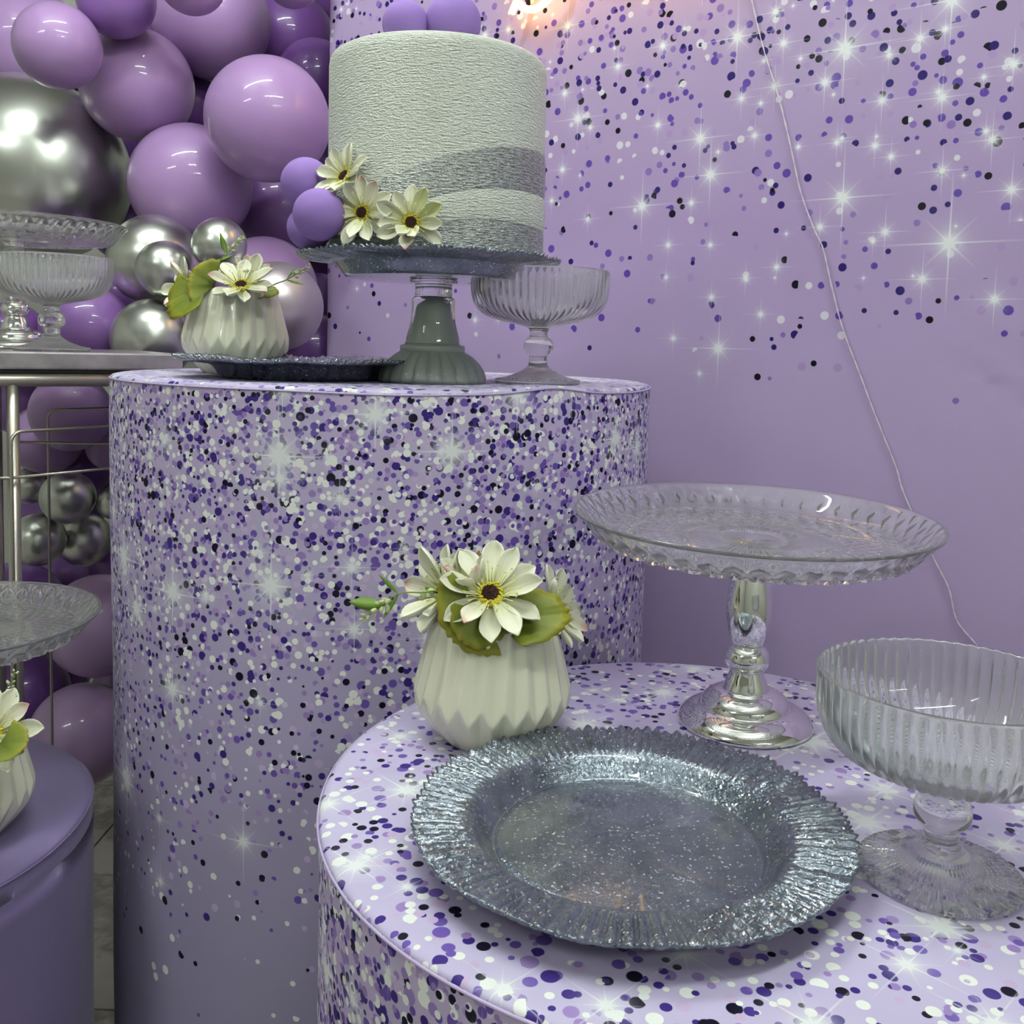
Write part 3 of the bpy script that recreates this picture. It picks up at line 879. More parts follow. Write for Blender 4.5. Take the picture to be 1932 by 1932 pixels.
def leaf_mesh(seed=0, L=0.05, lobes=7, cup=0.25):
    r1 = random.Random(seed); na, nr = 40, 7; vs, fs, uv = [(0, 0, 0)], [], [(0.5, 0)]
    span = 1.25
    for j in range(1, nr + 1):
        t = j / nr
        for i in range(na + 1):
            s = i / na * 2 - 1; a = s * span
            sc = 0.80 + 0.20 * math.cos(s * 0.9) - 0.06 * (1 - abs(math.cos(i / na * math.pi * lobes))) * t
            notch = 0.16 * max(0, 1 - abs(((i / na * lobes) % 2) - 1) / 0.14) * max(0, t - 0.45)
            r = L * t * (sc - notch)
            x = r * math.sin(a) * 0.86; y = r * math.cos(a)
            z = cup * L * (t * t) * (abs(s) ** 1.6 - 0.5) + 0.012 * L * math.sin(i / na * math.pi * lobes) * t
            vs.append((x, y, z)); uv.append((s * 0.5 + 0.5, t))
    m = na + 1
    for i in range(na): fs.append((0, 1 + i + 1, 1 + i))
    for j in range(nr - 1):
        for i in range(na):
            a = 1 + j * m + i; fs.append((a, a + 1, a + m + 1, a + m))
    me = mesh_from('blade', vs, fs, uv)
    bm = bmesh.new(); bm.from_mesh(me); bmesh.ops.recalc_face_normals(bm, faces=bm.faces[:]); bmesh.ops.solidify(bm, geom=bm.faces[:], thickness=0.0006); bm.to_mesh(me); bm.free()
    me.polygons.foreach_set('use_smooth', [True] * len(me.polygons)); me.materials.append(M_LEAF)
    return me
LEAF_ME = [leaf_mesh(1), leaf_mesh(2, 0.05, 5, 0.4)]
def leaf(p, tip, normal, label, k=0, scale=1.0, stem_to=None):
    """blade grows from p toward tip; its upper side looks along normal."""
    p = Vector(p); y = (Vector(tip) - p); L = y.length; y.normalize()
    n = Vector(normal); n = (n - y * n.dot(y)).normalized(); x = y.cross(n)
    t = thing('lobed_leaf', p, label, 'leaf', 'olive artificial leaves')
    t.rotation_mode = 'QUATERNION'
    t.rotation_quaternion = Matrix(((x.x, y.x, n.x), (x.y, y.y, n.y), (x.z, y.z, n.z))).to_quaternion()
    o = link('blade', LEAF_ME[k], M_LEAF, t); s = L / 0.05; o.scale = (s * scale, s, s)
    if stem_to is not None:
        e = t.rotation_quaternion.inverted() @ (Vector(stem_to) - p)
        link('stalk', sweep_mesh('stalk', [Vector((0, 0.002, -0.0006)), e * 0.5, e], 0.0011, 6), M_SPRIG, t)
    return t
def thin_leaf(L, w):
    vs, fs = [], []; n = 8
    for j in range(n + 1):
        t = j / n; ww = w * math.sin(math.pi * (0.06 + 0.94 * t)) * 0.5 if j < n else 0.0002
        y = L * t; z = 0.18 * L * t * t
        vs += [Vector((-ww, y, z + ww * 0.4)), Vector((0, y, z)), Vector((ww, y, z + ww * 0.4)), Vector((0, y, z - 0.0005))]
    for j in range(n):
        for k in range(4):
            a = j * 4 + k; b = j * 4 + (k + 1) % 4; fs.append((a, b, b + 4, a + 4))
    fs += [(0, 1, 2, 3), tuple(range(n * 4, n * 4 + 4))[::-1]]
    return vs, fs
def sprig(pts, label, seed, leaves=(), bud_from=0.55, bud=0.0026, nb=16, tipw=True):
    """pts: world path of the stem from vase mouth to tip; leaves: (t, dirvec, L, w)."""
    pts = [Vector(p) for p in pts]; b = pts[0]; r1 = random.Random(seed)
    t = thing('bud_sprig', b, label, 'sprig', 'green sprigs with small buds')
    path = smooth_path([p - b for p in pts], 8); n = len(path)
    link('stem', sweep_mesh('stem', path, [0.0012 * (1 - 0.6 * i / n) for i in range(n)], 6), M_SPRIG, t)
    for f, d, L, w in leaves:
        i = int(f * (n - 1)); v, q = thin_leaf(L, w)
        o = link('thin_leaf', mesh_from('thin_leaf', v, q), M_SPRIG, t)
        y = Vector(d).normalized(); z = Vector((0.2, -0.9, 0.4)); z = (z - y * z.dot(y)).normalized(); x = y.cross(z)
        o.matrix_local = Matrix.Translation(path[i]) @ Matrix(((x.x, y.x, z.x), (x.y, y.y, z.y), (x.z, y.z, z.z))).to_4x4()
    for k in range(nb):
        f = bud_from + (1 - bud_from) * k / (nb - 1); i = min(n - 1, int(f * (n - 1)))
        d = (path[min(i + 1, n - 1)] - path[max(i - 1, 0)]).normalized()
        a = k * 2.4; sd = d.cross(Vector((0.3, 0.5, 0.8))).normalized(); sd = Matrix.Rotation(a, 3, d) @ sd
        s = bud * (1.15 - 0.5 * (f - bud_from) / (1 - bud_from)) * r1.uniform(0.8, 1.2)
        c = path[i] + (sd * 1.5 + d * 0.9).normalized() * s * 1.2
        o = link('bud', BUD_ME, None, t); o.location = c; o.scale = (s, s, s)
        o.rotation_mode = 'QUATERNION'; o.rotation_quaternion = frame_from(sd + d).to_quaternion()
    return t
_v, _f = blob((0, 0, 0.35), 0.62, 0.62, 1.05, 8, 6); BUD_ME = mesh_from('bud', _v, _f); BUD_ME.materials.append(M_BUD)

def mouth(V, dx=0, dy=0): return V + Vector((dx, dy, 0.112))
# --- front vase
C1 = at(925, 1122, 0.868)
daisy(C1, (0.02, -0.70, 0.72), 0.052, 'large open cream daisy with dark centre in the front vase', 21, 12, 0.12, (5,), (2,), mouth(V1, 0.002, -0.01))
daisy(at(838, 1118, 0.905), (-0.75, -0.45, 0.35), 0.048, 'cream daisy turned left, behind the large one in the front vase', 22, 11, 0.35, (3, 4, 8), (), mouth(V1, -0.02, 0.0))
daisy(at(1040, 1150, 0.93), (0.80, -0.25, 0.30), 0.046, 'cream daisy turned right at the back of the front vase', 23, 10, 0.3, (2, 6), (), mouth(V1, 0.02, 0.01))
daisy(at(893, 1112, 0.885), (-0.25, -0.35, 0.9), 0.042, 'half closed pink-tipped bloom left of the large daisy', 24, 7, 1.0, (0, 3, 5), (), mouth(V1, -0.008, 0.0), False)
leaf(at(915, 1142, 0.862), at(838, 1190, 0.842), (0.1, -0.9, 0.35), 'olive lobed leaf hanging over the front vase rim at left', 0, 1.35, mouth(V1, -0.01, -0.02))
leaf(at(912, 1145, 0.86), at(888, 1218, 0.834), (0.1, -0.95, 0.2), 'olive lobed leaf hanging straight down over the front vase rim', 1, 1.0, mouth(V1, -0.005, -0.02))
leaf(at(940, 1172, 0.862), at(1078, 1150, 0.86), (-0.1, -0.75, 0.6), 'olive lobed leaf reaching right over the front vase rim', 0, 0.62, mouth(V1, 0.01, -0.02))
sprig([mouth(V1, -0.02, -0.005), at(835, 1120, 0.875), at(795, 1118, 0.865), at(752, 1120, 0.86), at(722, 1142, 0.858), at(686, 1168, 0.856)],
      'green bud sprig reaching left out of the front vase', 31,
      ((0.62, (-0.7, -0.1, 0.65), 0.026, 0.004), (0.60, (-0.5, 0, -0.85), 0.028, 0.004), (0.80, (-1, 0, 0.05), 0.030, 0.012)), 0.70, 0.0034, 18)
_s = sprig([mouth(V1, -0.015, 0.01), at(812, 1112, 0.88), at(806, 1114, 0.878)], 'plump green bud beside the front vase blooms', 32, (), 0.8, 0.0062, 3)
# --- vase on the tall drum
daisy(at(455, 540, 1.352), (0.08, -0.62, 0.78), 0.050, 'large cream daisy in the vase on the tall drum', 41, 11, 0.16, (2, 3, 7), (), mouth(V2, 0.0, -0.01))
daisy(at(352, 540, 1.40), (-0.75, -0.5, 0.25), 0.046, 'cream daisy turned left in the vase on the tall drum', 42, 10, 0.3, (1, 5), (), mouth(V2, -0.02, 0.0))
daisy(at(468, 532, 1.41), (0.3, -0.3, 0.9), 0.046, 'half closed bloom at the back of the vase on the tall drum', 43, 8, 0.8, (0, 2, 6), (), mouth(V2, 0.01, 0.01), False)
leaf(at(405, 540, 1.345), at(358, 512, 1.34), (-0.25, -0.9, 0.3), 'olive lobed leaf standing up at left of the tall drum vase', 0, 1.25, mouth(V2, -0.02, -0.01))
leaf(at(385, 545, 1.345), at(308, 585, 1.33), (-0.2, -0.8, 0.55), 'olive lobed leaf drooping left from the tall drum vase', 1, 0.8, mouth(V2, -0.03, -0.01))
leaf(at(475, 556, 1.37), at(526, 546, 1.37), (0.1, -0.7, 0.7), 'small olive leaf at right of the tall drum vase', 0, 0.55, mouth(V2, 0.02, 0))
sprig([mouth(V2, 0.0, 0.01), at(412, 505, 1.38), at(425, 482, 1.38), at(445, 462, 1.38), at(458, 448, 1.38)], 'upright bud sprig in the vase on the tall drum', 44,
      ((0.55, (-0.3, 0, 0.95), 0.03, 0.008), (0.4, (0.9, 0, 0.3), 0.022, 0.004)), 0.62, 0.0026, 16)
sprig([mouth(V2, 0.03, 0.0), at(515, 538, 1.38), at(540, 528, 1.38), at(562, 515, 1.38), at(584, 503, 1.38)], 'bud sprig leaning right from the vase on the tall drum', 45,
      ((0.5, (0.6, 0, 0.7), 0.024, 0.003), (0.5, (0.9, 0, -0.3), 0.028, 0.004)), 0.66, 0.0028, 14)
# --- vase at the left edge
daisy(at(-18, 1385, 1.0), (0.35, -0.7, 0.6), 0.050, 'cream daisy cut off by the left edge, in the satin drum vase', 51, 11, 0.2, (2, 9), (5,), mouth(V3, 0.01, -0.01))
leaf(at(0, 1402, 0.985), at(50, 1398, 0.98), (0.1, -0.7, 0.7), 'olive leaf at the left edge under the daisy', 0, 1.0, mouth(V3, 0.03, -0.02))
sprig([mouth(V3, 0.03, 0.0), at(0, 1345, 1.03), at(15, 1310, 1.03), at(28, 1268, 1.03)], 'bud sprig rising at the left edge from the satin drum vase', 52,
      ((0.4, (0.7, 0, 0.6), 0.028, 0.004),), 0.5, 0.0028, 14)

# ================================================================== CAKE AND ITS STAND
CK = Vector((-0.1130, 1.2290, CKZ + 0.0266)); CKR = 0.1345
_top = at(815, 56, CK.y - CKR + 0.01); CKH = _top.z - CK.z
cake = thing('display_cake', CK, 'white woven-textured display cake with silver ribbon bands', 'cake')
def cake_mesh():
    H, R = CKH, CKR
    pr = [(R - 0.003, 0.0), (R, 0.002)] + [(R, H * k / 20) for k in range(1, 19)] + [(R, H - 0.016), (R - 0.001, H - 0.009), (R - 0.004, H - 0.004), (R - 0.009, H - 0.001), (R - 0.016, H), (R * 0.5, H)]
    seg = 192; vs, fs, uvl = [], [], []
    for r, z in pr:
        for k in range(seg):
            a = 2 * math.pi * k / seg
            vs.append((r * math.cos(a), r * math.sin(a), z))
    L = 0
    for i in range(len(pr) - 1):
        for k in range(seg):
            a = i * seg + k; b = i * seg + (k + 1) % seg; fs.append((a, b, b + seg, a + seg))
            u0 = 2 * math.pi * k / seg * R; u1 = 2 * math.pi * (k + 1) / seg * R
            v0 = pr[i][1] + (R - pr[i][0]); v1 = pr[i + 1][1] + (R - pr[i + 1][0])
            uvl += [(u0, v0), (u1, v0), (u1, v1), (u0, v1)]
    n = len(pr)
    fs.append(tuple(range(seg))[::-1]); uvl += [(0, 0)] * seg
    fs.append(tuple(range((n - 1) * seg, n * seg))); uvl += [(vs[(n - 1) * seg + k][0], vs[(n - 1) * seg + k][1]) for k in range(seg)]
    return mesh_from('body', vs, fs, {'loops': uvl})
link('body', cake_mesh(), M_CAKE, cake)
def on_cake(px, py, off=0.0):                    # angle and height where a sight line meets the cake wall
    d = ray(px, py); R = CKR + off
    a = d.x * d.x + d.y * d.y; b = -2 * (d.x * CK.x + d.y * CK.y); c = CK.x ** 2 + CK.y ** 2 - R * R
    s = b * b - 4 * a * c
    k = (-b - math.sqrt(max(s, 0))) / (2 * a)
    p = d * k; return math.atan2(p.y - CK.y, p.x - CK.x), p.z + CH - CK.z
def ribbon(name, top_px, bot_px, mat, off):
    T = sorted(on_cake(*p) for p in top_px); B = sorted(on_cake(*p) for p in bot_px) if bot_px else None
    a0 = T[0][0]; a1 = T[-1][0]
    vs, fs, uv = [], [], []; n = 90; rows = 6
    lo, hi = a0 - 1.6, a1 + 0.9                  # runs on round both sides
    lo, hi = min(lo, hi), max(lo, hi)
    Ta, Tz = zip(*T)
    if B: Ba, Bz = zip(*B)
    lo = Ta[0] - 0.9; hi = Ta[-1] + 1.2
    for i in range(n + 1):
        a = lo + (hi - lo) * i / n
        zt = float(np.interp(a, Ta, Tz)); zb = float(np.interp(a, Ba, Bz)) if B else 0.0015
        for j in range(rows + 1):
            z = zb + (zt - zb) * j / rows; r = CKR + off * (0.35 if j in (0, rows) else 1.0)
            vs.append((r * math.cos(a), r * math.sin(a), z)); uv.append((a * CKR, z))
    for i in range(n):
        for j in range(rows):
            q = i * (rows + 1) + j; fs.append((q, q + rows + 1, q + rows + 2, q + 1))
    return link(name, mesh_from(name, vs, fs, uv), mat, cake)
tag(ribbon('ribbon', [(1016, 286), (985, 279), (950, 277), (900, 281), (850, 291), (800, 306), (750, 325), (705, 348), (670, 362), (640, 380)],
       [(1016, 370), (985, 361), (950, 357), (900, 357), (850, 364), (800, 378), (750, 392), (700, 405), (640, 430)], M_SILVERRIB, 0.0016), 'wide silver ribbon curving down to the left')
tag(ribbon('ribbon', [(1013, 434), (985, 423), (950, 417), (900, 412), (850, 416), (800, 422), (740, 430), (680, 440)], None, M_SILVERRIB, 0.0012), 'silver ribbon round the foot')
ribbon('white_band', [(1016, 370), (985, 361), (950, 357), (900, 357), (850, 364), (800, 378), (750, 392), (700, 405)],
       [(1013, 434), (985, 423), (950, 417), (900, 412), (850, 416), (800, 422), (740, 430), (700, 434)], M_CAKE, 0.0022)

# glass foot of the cake
FT = Vector((-0.1145, 1.2262, ZT + 0.0004)); HF = CKZ - FT.z
foot = thing('glass_cake_foot', FT, 'fluted clear glass foot with a grey core, under the cake plate', 'cake stand')
k_ = HF / 0.1335
def foot_glass():
    out = [(0.0655, 0.0), (0.0685, 0.0025), (0.0690, 0.006), (0.0675, 0.0125), (0.0640, 0.0195), (0.0590, 0.0265), (0.0520, 0.0335), (0.0450, 0.0385), (0.0415, 0.0408), (0.0412, 0.0415), (0.0412, 0.0478), (0.0400, 0.0488), (0.0355, 0.0500),
           (0.0345, 0.0535), (0.0315, 0.0665), (0.0285, 0.0790), (0.0276, 0.0900), (0.0276, 0.1040), (0.0268, 0.1085), (0.0240, 0.1115), (0.0236, 0.113), (0.0236, 0.1285), (0.0290, 0.1292), (0.0302, 0.1308), (0.0300, 0.1328)]
    inn = [(0.024, 0.1334), (0.004, 0.1334)]
    n = 22
    po = smooth_profile(out, 2)
    def disp(r, z, th, i):
        if z < 0.0395 and r > 0.042:
            c = abs(math.cos(th * n / 2)); w = min(1, (0.0395 - z) / 0.006)
            return r - 0.0036 * (1 - c) ** 1.3 * w, z * k_
        if 0.1132 < z < 0.1283 and r < 0.025: return r - 0.0009 * (1 - abs(math.cos(th * 16))), z * k_
        return r, z * k_
    return lathe_mesh('glass_shell', po + inn, 352, disp)
link('glass_shell', foot_glass(), M_GLASS, foot)
core = [(0.0615, 0.0012), (0.0648, 0.0045), (0.0640, 0.010), (0.0605, 0.0185), (0.0555, 0.0255), (0.0480, 0.0325), (0.0395, 0.0385), (0.0372, 0.0405), (0.0370, 0.0470), (0.0250, 0.0485), (0.0225, 0.0530),
        (0.0200, 0.0665), (0.0172, 0.0800), (0.0158, 0.0900), (0.0152, 0.0965), (0.0135, 0.1012), (0.0100, 0.1045), (0.0050, 0.1062), (0.001, 0.1066)]
def core_disp(r, z, th, i):
    if z < 0.0395 * k_ and r > 0.038: r -= 0.0034 * (1 - abs(math.cos(th * 11))) ** 1.3 * min(1, (0.0395 * k_ - z) / 0.006)
    return r, z
link('grey_core', lathe_mesh('grey_core', [(r, z * k_) for r, z in smooth_profile(core, 3)], 264, core_disp), M_GREYCORE, foot)

# foam balls
def ball(px, py, y, rpx, label):
    c = at(px, py, y); r = rpx / FPX * depth_of(c)
    v, f = blob((0, 0, 0), r, seg=40, rings=24)
    o = link('foam_ball', mesh_from('foam_ball', v, f), M_FOAM); o.location = c
    return tag(o, label, 'ball', 'purple foam balls on the cake')
ball(578, 346, 1.156, 48, 'purple foam ball, uppermost of three at the cake side')
ball(602, 405, 1.100, 49, 'purple foam ball, nearest of three at the cake side')
ball(584, 430, 1.160, 42, 'purple foam ball, lowest of three at the cake side, resting on the plate')
def topball(px, rpx, dy, label):
    y = CK.y + dy; r = rpx / FPX * 1.2; c = at(px, 10, y); c.z = CK.z + CKH + r - 0.0008
    v, f = blob((0, 0, 0), r, seg=40, rings=24)
    o = link('foam_ball', mesh_from('foam_ball', v, f), M_FOAM); o.location = c
    return tag(o, label, 'ball', 'purple foam balls on the cake')
topball(766, 42, -0.055, 'smaller purple foam ball on top of the cake')
topball(856, 50, -0.050, 'larger purple foam ball on top of the cake')
# daisies on the cake
def cake_daisy(px, py, off, facing, size, label, seed, **kw):
    a, z = on_cake(px, py, off)
    p = Vector((CK.x + (CKR + off) * math.cos(a), CK.y + (CKR + off) * math.sin(a), CK.z + z))
    return daisy(p, facing, size, label, seed, group='cream daisies pinned to the cake', **kw)
cake_daisy(651, 334, 0.012, (-0.55, -0.72, 0.42), 0.041, 'cream daisy highest on the cake, tilted up with yellow stamens', 61, np_=12, elev=0.28, pinks=(6,))
cake_daisy(684, 402, 0.014, (-0.25, -0.95, 0.05), 0.041, 'cream daisy between the other two on the cake', 62, np_=12, elev=0.10, pinks=(0, 11), lift=(6,))
cake_daisy(776, 420, 0.010, (-0.02, -0.99, 0.05), 0.042, 'cream daisy lowest right on the cake, facing forward', 63, np_=12, elev=0.10, pinks=(6,), yel=(11, 10), lift=(5, 6, 7))

# ================================================================== BALLOONS
def balloon_mesh(name, r, kx=1.0, ky=1.0, kz=1.0):
    pr = []
    for i in range(1, 30):
        ph = -math.pi / 2 + math.pi * i / 30
        rr = math.cos(ph); z = math.sin(ph)
        if z < 0: rr *= 1 - 0.05 * z * z; z *= 1.0 + 0.05 * z * z
        pr.append((r * rr, r * z))
    z0 = pr[0][1]
    knot = [(r * 0.055, z0 - r * 0.075), (r * 0.06, z0 - r * 0.055), (r * 0.03, z0 - r * 0.03)]
    pr = knot + pr
    v, f, _ = lathe(pr, 56)
    return mesh_from(name, [(a * kx, b * ky, c * kz) for a, b, c in v], f)
placed = []
def seg_dist(p):                                  # distance to the backdrop panel in plan
    d = Vector((p.x, p.y, 0)) - WP0; t = min(max(d.dot(WE), 0), 2.3)
    return (d - WE * t).length
def balloon(px, py, rpx, kind, label, ymin=2.0, k=(1, 1, 1), rot=(0, 0, 0)):
    y = ymin
    while y < 3.1:
        c = at(px, py, y); r = rpx / FPX * depth_of(c); rb = r * max(k) * 1.0
        ok = all((c - q).length > (r + s) * 0.995 for q, s in placed) and seg_dist(c) > r * 1.0 + 0.012
        if ok: break
        y += 0.012
    placed.append((c, r))
    mat = dict(l=M_LILAC, p=M_PURPLE, d=M_DEEP, k=M_PINKL, s=M_SILVER, e=M_PEARL)[kind]
    o = link('balloon', balloon_mesh('balloon', r, *k), mat); o.location = c
    # knots point back into the garland
    o.rotation_euler = rot if rot != (0, 0, 0) else (1.45 + rng.uniform(-0.25, 0.25), rng.uniform(-0.3, 0.3), rng.uniform(-0.6, 0.6))
    grp = 'silver chrome balloons in the garland' if kind in 'se' else 'lilac and purple balloons in the garland'
    return tag(o, label, 'balloon', grp)
B = balloon
# front row first, deeper ones find their place behind
B(311, 508, 53, 's', 'small silver chrome balloon in front, left of the tall drum vase', 1.92)
B(414, 462, 51, 's', 'small silver chrome balloon behind the upright bud sprig', 1.92)
B(288, 640, 76, 's', 'silver chrome balloon half hidden behind the tray, left of the vase', 1.94)
B(292, 492, 86, 's', 'larger silver chrome balloon behind the small one', 1.97)
B(525, 578, 84, 'e', 'pearly silver balloon behind the vase, right side', 1.98)
B(360, 350, 114, 'l', 'large lilac balloon above the small silver balloons', 2.02)
B(109, 87, 79, 'l', 'small lilac balloon near the top left corner, in front of a bigger one', 2.0)
B(259, 161, 104, 'l', 'round lilac balloon right of and below the small corner one', 2.0)
B(505, 226, 116, 'l', 'large lilac balloon left of the cake touching the backdrop edge', 2.05)
B(219, -2, 72, 'p', 'purple balloon cut by the top edge, right of the small lilac one', 2.0)
B(362, -38, 64, 'l', 'lilac balloon barely showing at the top edge above a large lilac one', 2.0)
B(552, -42, 55, 'l', 'lilac sliver of a balloon at the top edge beside the backdrop', 2.15)
B(62, 318, 172, 's', 'biggest silver chrome balloon at the left edge', 1.98, (1.06, 0.92, 0.98), (0.3, 0.5, 0))
B(400, 37, 109, 'l', 'large lilac balloon near the top between two round ones', 2.15)
B(165, 622, 84, 'p', 'purple balloon behind the coupe glass on the cart', 2.0)
B(352, 577, 32, 's', 'tiny silver chrome balloon peeking out left of the vase', 2.05)
B(500, 545, 98, 'l', 'lilac balloon behind the pearly silver one', 2.2)
B(52, 84, 106, 'l', 'big lilac balloon behind the small one in the top left corner', 2.12)
B(520, 398, 90, 'p', 'purple balloon behind the foam balls of the cake', 2.2)
B(545, 75, 88, 'd', 'shaded purple balloon at the top beside the backdrop edge', 2.25)  # its shadow is put into the colour by the deep purple latex
B(20, 640, 70, 'd', 'deep purple balloon behind the chrome stem on the cart', 2.05)
B(196, 262, 108, 'd', 'deep purple balloon in the gap between lilac balloons and the big silver one', 2.25)
B(352, 196, 66, 'd', 'deep purple balloon filling the gap behind three lilac ones', 2.3)
B(302, 60, 90, 'd', 'deep purple balloon behind the top row', 2.3)
B(590, 660, 70, 'd', 'deep purple balloon low behind the pearly one beside the backdrop', 2.3)
B(440, 640, 80, 'd', 'deep purple balloon hidden behind the tall drum vase', 2.3)
B(230, 430, 60, 'd', 'deep purple balloon between the silver balloons', 2.3)
B(596, 150, 74, 'd', 'deep purple balloon squeezed against the backdrop edge at cake height', 2.42)
B(590, 330, 74, 'd', 'deep purple balloon behind the uppermost foam ball', 2.42)
B(596, 470, 66, 'd', 'deep purple balloon behind the cake plate at the backdrop edge', 2.42)
B(600, 0, 70, 'd', 'deep purple balloon at the top edge against the backdrop', 2.42)
B(600, 575, 60, 'd', 'deep purple balloon right of the pearly silver one', 2.42)
# seen under the cart top
B(134, 778, 74, 'l', 'lilac balloon just under the cart top', 2.0)
B(88, 828, 66, 'l', 'lilac balloon low left of another, seen through the wire rails', 1.95)
B(38, 762, 58, 'p', 'purple balloon beside the cart leg', 2.05)
B(216, 838, 52, 'l', 'lilac balloon cut by the tall drum edge, above the silver ones', 2.05)
B(128, 938, 50, 's', 'upper silver chrome balloon seen through the wire rails', 2.0)
B(72, 1018, 50, 's', 'lower left silver chrome balloon behind the wire rails', 1.95)
B(160, 1018, 50, 's', 'lower right silver chrome balloon behind the wire rails', 1.95)
B(216, 948, 32, 's', 'small silver chrome balloon cut by the tall drum edge', 2.02)
B(56, 915, 36, 's', 'dim silver chrome balloon behind the cart leg', 2.1)
B(188, 1180, 96, 'k', 'pale lilac balloon behind the lower crystal plate, beside the tall drum', 1.98)
B(155, 1385, 95, 'k', 'pale lilac balloon near the floor beside the tall drum', 1.95)
B(228, 1292, 50, 'k', 'pale lilac balloon tucked between two others at the tall drum edge', 2.0)
B(45, 1310, 82, 'd', 'deep purple balloon low behind the cart leg', 2.05)
B(30, 1150, 90, 'd', 'deep purple balloon behind the lower crystal plate', 2.05)
B(110, 1095, 60, 'p', 'purple balloon under the silver ones behind the cart', 2.15)
B(150, 880, 60, 'd', 'deep purple balloon behind the wire rails', 2.2)
B(230, 1060, 60, 'd', 'deep purple balloon behind the lower silver ones', 2.2)
B(60, 1440, 70, 'd', 'deep purple balloon nearest the floor behind the satin drum', 2.1)
B(112, 978, 78, 'd', 'deep purple balloon between the four silver ones under the cart', 2.25)
B(205, 905, 60, 'd', 'deep purple balloon above the small silver one at the tall drum edge', 2.25)
B(100, 1260, 70, 'd', 'deep purple balloon between the two pale lilac ones near the floor', 2.2)
B(240, 560, 66, 'd', 'deep purple balloon in the gap left of the silver balloons', 2.25)

# ================================================================== METAL CART
TC = Vector((-0.55, 1.56, 0)); E1 = Vector((-0.85, -0.53, 0)).normalized(); E2 = Vector((-0.53, 0.85, 0)).normalized()
ZTR = CH - 0.0255
cart = thing('metal_cart', (TC.x, TC.y, 0), 'silver metal cart with tray top and wire rails at the left', 'cart')
def cp(s, d, z): return TC + E1 * s + E2 * d + Vector((0, 0, z)) - Vector((TC.x, TC.y, 0))
def obox(s0, s1, d0, d1, z0, z1):
    v = [cp(s, d, z) for s in (s0, s1) for d in (d0, d1) for z in (z0, z1)]
    return v, box(0, 1, 0, 1, 0, 1)[1]
def obox_mesh(name, *a, bev=0.002):
    v, f = obox(*a); me = mesh_from(name, v, f, smooth=False)
    bm = bmesh.new(); bm.from_mesh(me); bmesh.ops.recalc_face_normals(bm, faces=bm.faces[:])
    bmesh.ops.bevel(bm, geom=bm.edges[:], offset=bev, segments=2, affect='EDGES', profile=0.6); bm.to_mesh(me); bm.free(); return me
link('tray_top', obox_mesh('tray_top', 0, 0.55, 0, 0.42, ZTR - 0.027, ZTR, bev=0.003), M_TRAY, cart)
link('gap_shade_strip', obox_mesh('gap_shade_strip', 0.006, 0.544, 0.006, 0.41, ZTR - 0.0325, ZTR - 0.027, bev=0.001), M_GAPBLACK, cart)  # black strip standing in for the shade in the gap below the tray
zr = ZTR - 0.043
ring = [cp(s, d, zr) for s, d in ((0.012, 0.012), (0.538, 0.012), (0.538, 0.405), (0.012, 0.405), (0.012, 0.012))]
for a, b in zip(ring[:-1], ring[1:]):
    link('frame_tube', sweep_mesh('frame_tube', [a, (a + b) / 2, b], 0.0102, 14), M_STEEL, cart)
for s, d in ((0.245, 0.014), (0.535, 0.014), (0.245, 0.40), (0.535, 0.40)):
    p = cp(s, d, 0); link('leg', sweep_mesh('leg', [Vector((p.x, p.y, 0.001)), Vector((p.x, p.y, 0.6)), Vector((p.x, p.y, zr))], 0.0090, 14), M_STEEL, cart)
def wire(pts, r=0.0024, name='wire_rail'):
    b = Vector((TC.x, TC.y, 0)); return link(name, sweep_mesh(name, [Vector(p) - b for p in pts], r, 8), M_STEEL, cart)
def fillet(pts, rad=0.02, n=6):
    out = [Vector(pts[0])]
    for a, b, c in zip(pts[:-2], pts[1:-1], pts[2:]):
        a, b, c = Vector(a), Vector(b), Vector(c)
        p = b + (a - b).normalized() * rad; q = b + (c - b).normalized() * rad
        for k in range(n + 1):
            t = k / n; out.append(p * (1 - t) ** 2 + b * 2 * t * (1 - t) + q * t * t)
    out.append(Vector(pts[-1])); return out
DW = Vector((0.56, 0.83, 0)).normalized()
a = at(20, 815, 1.42); wire(fillet([(a.x, a.y, 0.001), tuple(a), tuple(a + DW * 0.42)]), 0.0026)
b = at(20, 902, 1.42); wire([b, b + DW * 0.2, b + DW * 0.42], 0.0023)
b2 = at(-30, 902, 1.43); wire([b2, (b2 + b) / 2, b], 0.0023)
c = at(90, 773, 1.80); wire(fillet([(c.x, c.y, 0.001), tuple(c), tuple(at(330, 768, 1.80))]), 0.0026)
d = at(24, 834, 1.62); wire([d, at(120, 836, 1.62), at(300, 839, 1.62)], 0.0022)
# things on the cart
coupe(tuple(at_z(98, 661, ZTR).xy) + (0,), 'ribbed clear coupe glass on the metal cart')
_c = bpy.data.objects[-1] if False else None
for o in bpy.data.objects:
    if o.get('label') == 'ribbed clear coupe glass on the metal cart':
        p = at(98, 660, 1.535); o.location = (p.x, p.y, ZTR + 0.0004)
p = at(30, 655, 1.66); crystal_stand((p.x, p.y, ZTR + 0.0004), 'crystal cake stand on the metal cart behind the coupe glass')

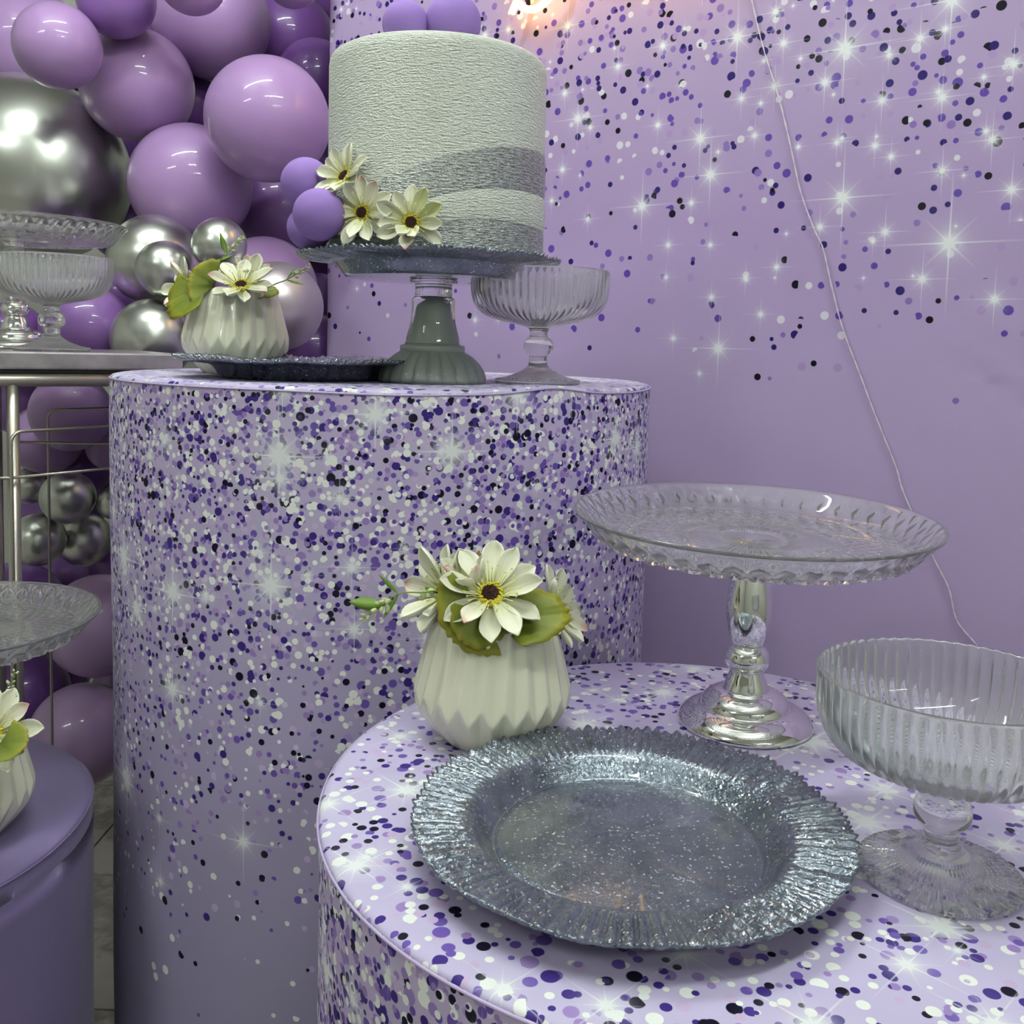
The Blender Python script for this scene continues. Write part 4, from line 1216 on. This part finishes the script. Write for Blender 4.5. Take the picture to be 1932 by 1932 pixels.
# ================================================================== NEON SIGN AND CORD
def wall_path(pts, off, sub=8): return smooth_path([on_wall(x, y, off) for x, y in pts], sub)
sign = thing('neon_sign', on_wall(1000, 0, 0.0), 'lit warm yellow neon letter on the backdrop at the top edge', 'sign')
def sign_tube(pts, name='neon_tube'):
    b = Vector(sign.location); P = [q - b for q in wall_path(pts, 0.034)]
    n = len(P); r = 0.0066
    rad = [r * min(1, 0.45 + 0.55 * min(i, n - 1 - i) / 2) for i in range(n)]
    link(name, sweep_mesh(name, P, rad, 12), M_NEON, sign)
sign_tube([(1004, -190), (996, -110), (985, -45), (975, 0), (968, 18), (965, 27)])
sign_tube([(979, 5), (985, 13), (998, 18), (1012, 16), (1028, 5), (1044, -14), (1056, -42), (1052, -72), (1030, -92), (1004, -96), (1036, -108), (1054, -135), (1046, -170), (1020, -188), (985, -180)])
sign_tube([(1078, -115), (1100, -95), (1128, -89), (1150, -109), (1140, -143), (1118, -133), (1130, -97), (1166, -85), (1200, -115), (1196, -149), (1174, -137), (1188, -99), (1226, -87),  # unseen loops of invented shape, added as a source for the warm light
           (1262, -119), (1256, -153), (1234, -141), (1248, -103), (1288, -91), (1330, -129), (1322, -157), (1300, -143), (1316, -107), (1360, -101), (1410, -135)])
for x, y in ((985, -45), (1056, -42), (1200, -115), (1330, -129)):
    b = Vector(sign.location); link('standoff', sweep_mesh('standoff', [on_wall(x, y, 0.001) - b, on_wall(x, y, 0.016) - b, on_wall(x, y, 0.030) - b], 0.003, 8), M_CORD, sign)
def cord():
    base = [(1400, -80), (1418, 0), (1440, 90), (1468, 180), (1490, 270), (1510, 360), (1535, 430), (1553, 470), (1570, 545), (1590, 620), (1620, 700), (1650, 780), (1690, 880), (1705, 930), (1760, 1050), (1790, 1110), (1805, 1170), (1845, 1220), (1900, 1290), (1950, 1400)]
    P = wall_path(base, 0.006, 10); parts = []
    r1 = random.Random(8)
    for s in (0, math.pi):
        Q = []
        for i, q in enumerate(P):
            w = 0.0007; a = i * 0.95 + s
            Q.append(q + WE * (w * math.cos(a)) - WN * (w * math.sin(a)))
        parts.append(sweep(Q, 0.0006, 6))
    v, f = join(parts); o = Vector(P[0])
    ob = link('power_cord', mesh_from('power_cord', [q - o for q in v], f), M_CORD); ob.location = o
    return tag(ob, 'thin pale twisted cord hanging down the backdrop', 'cord')
cord()
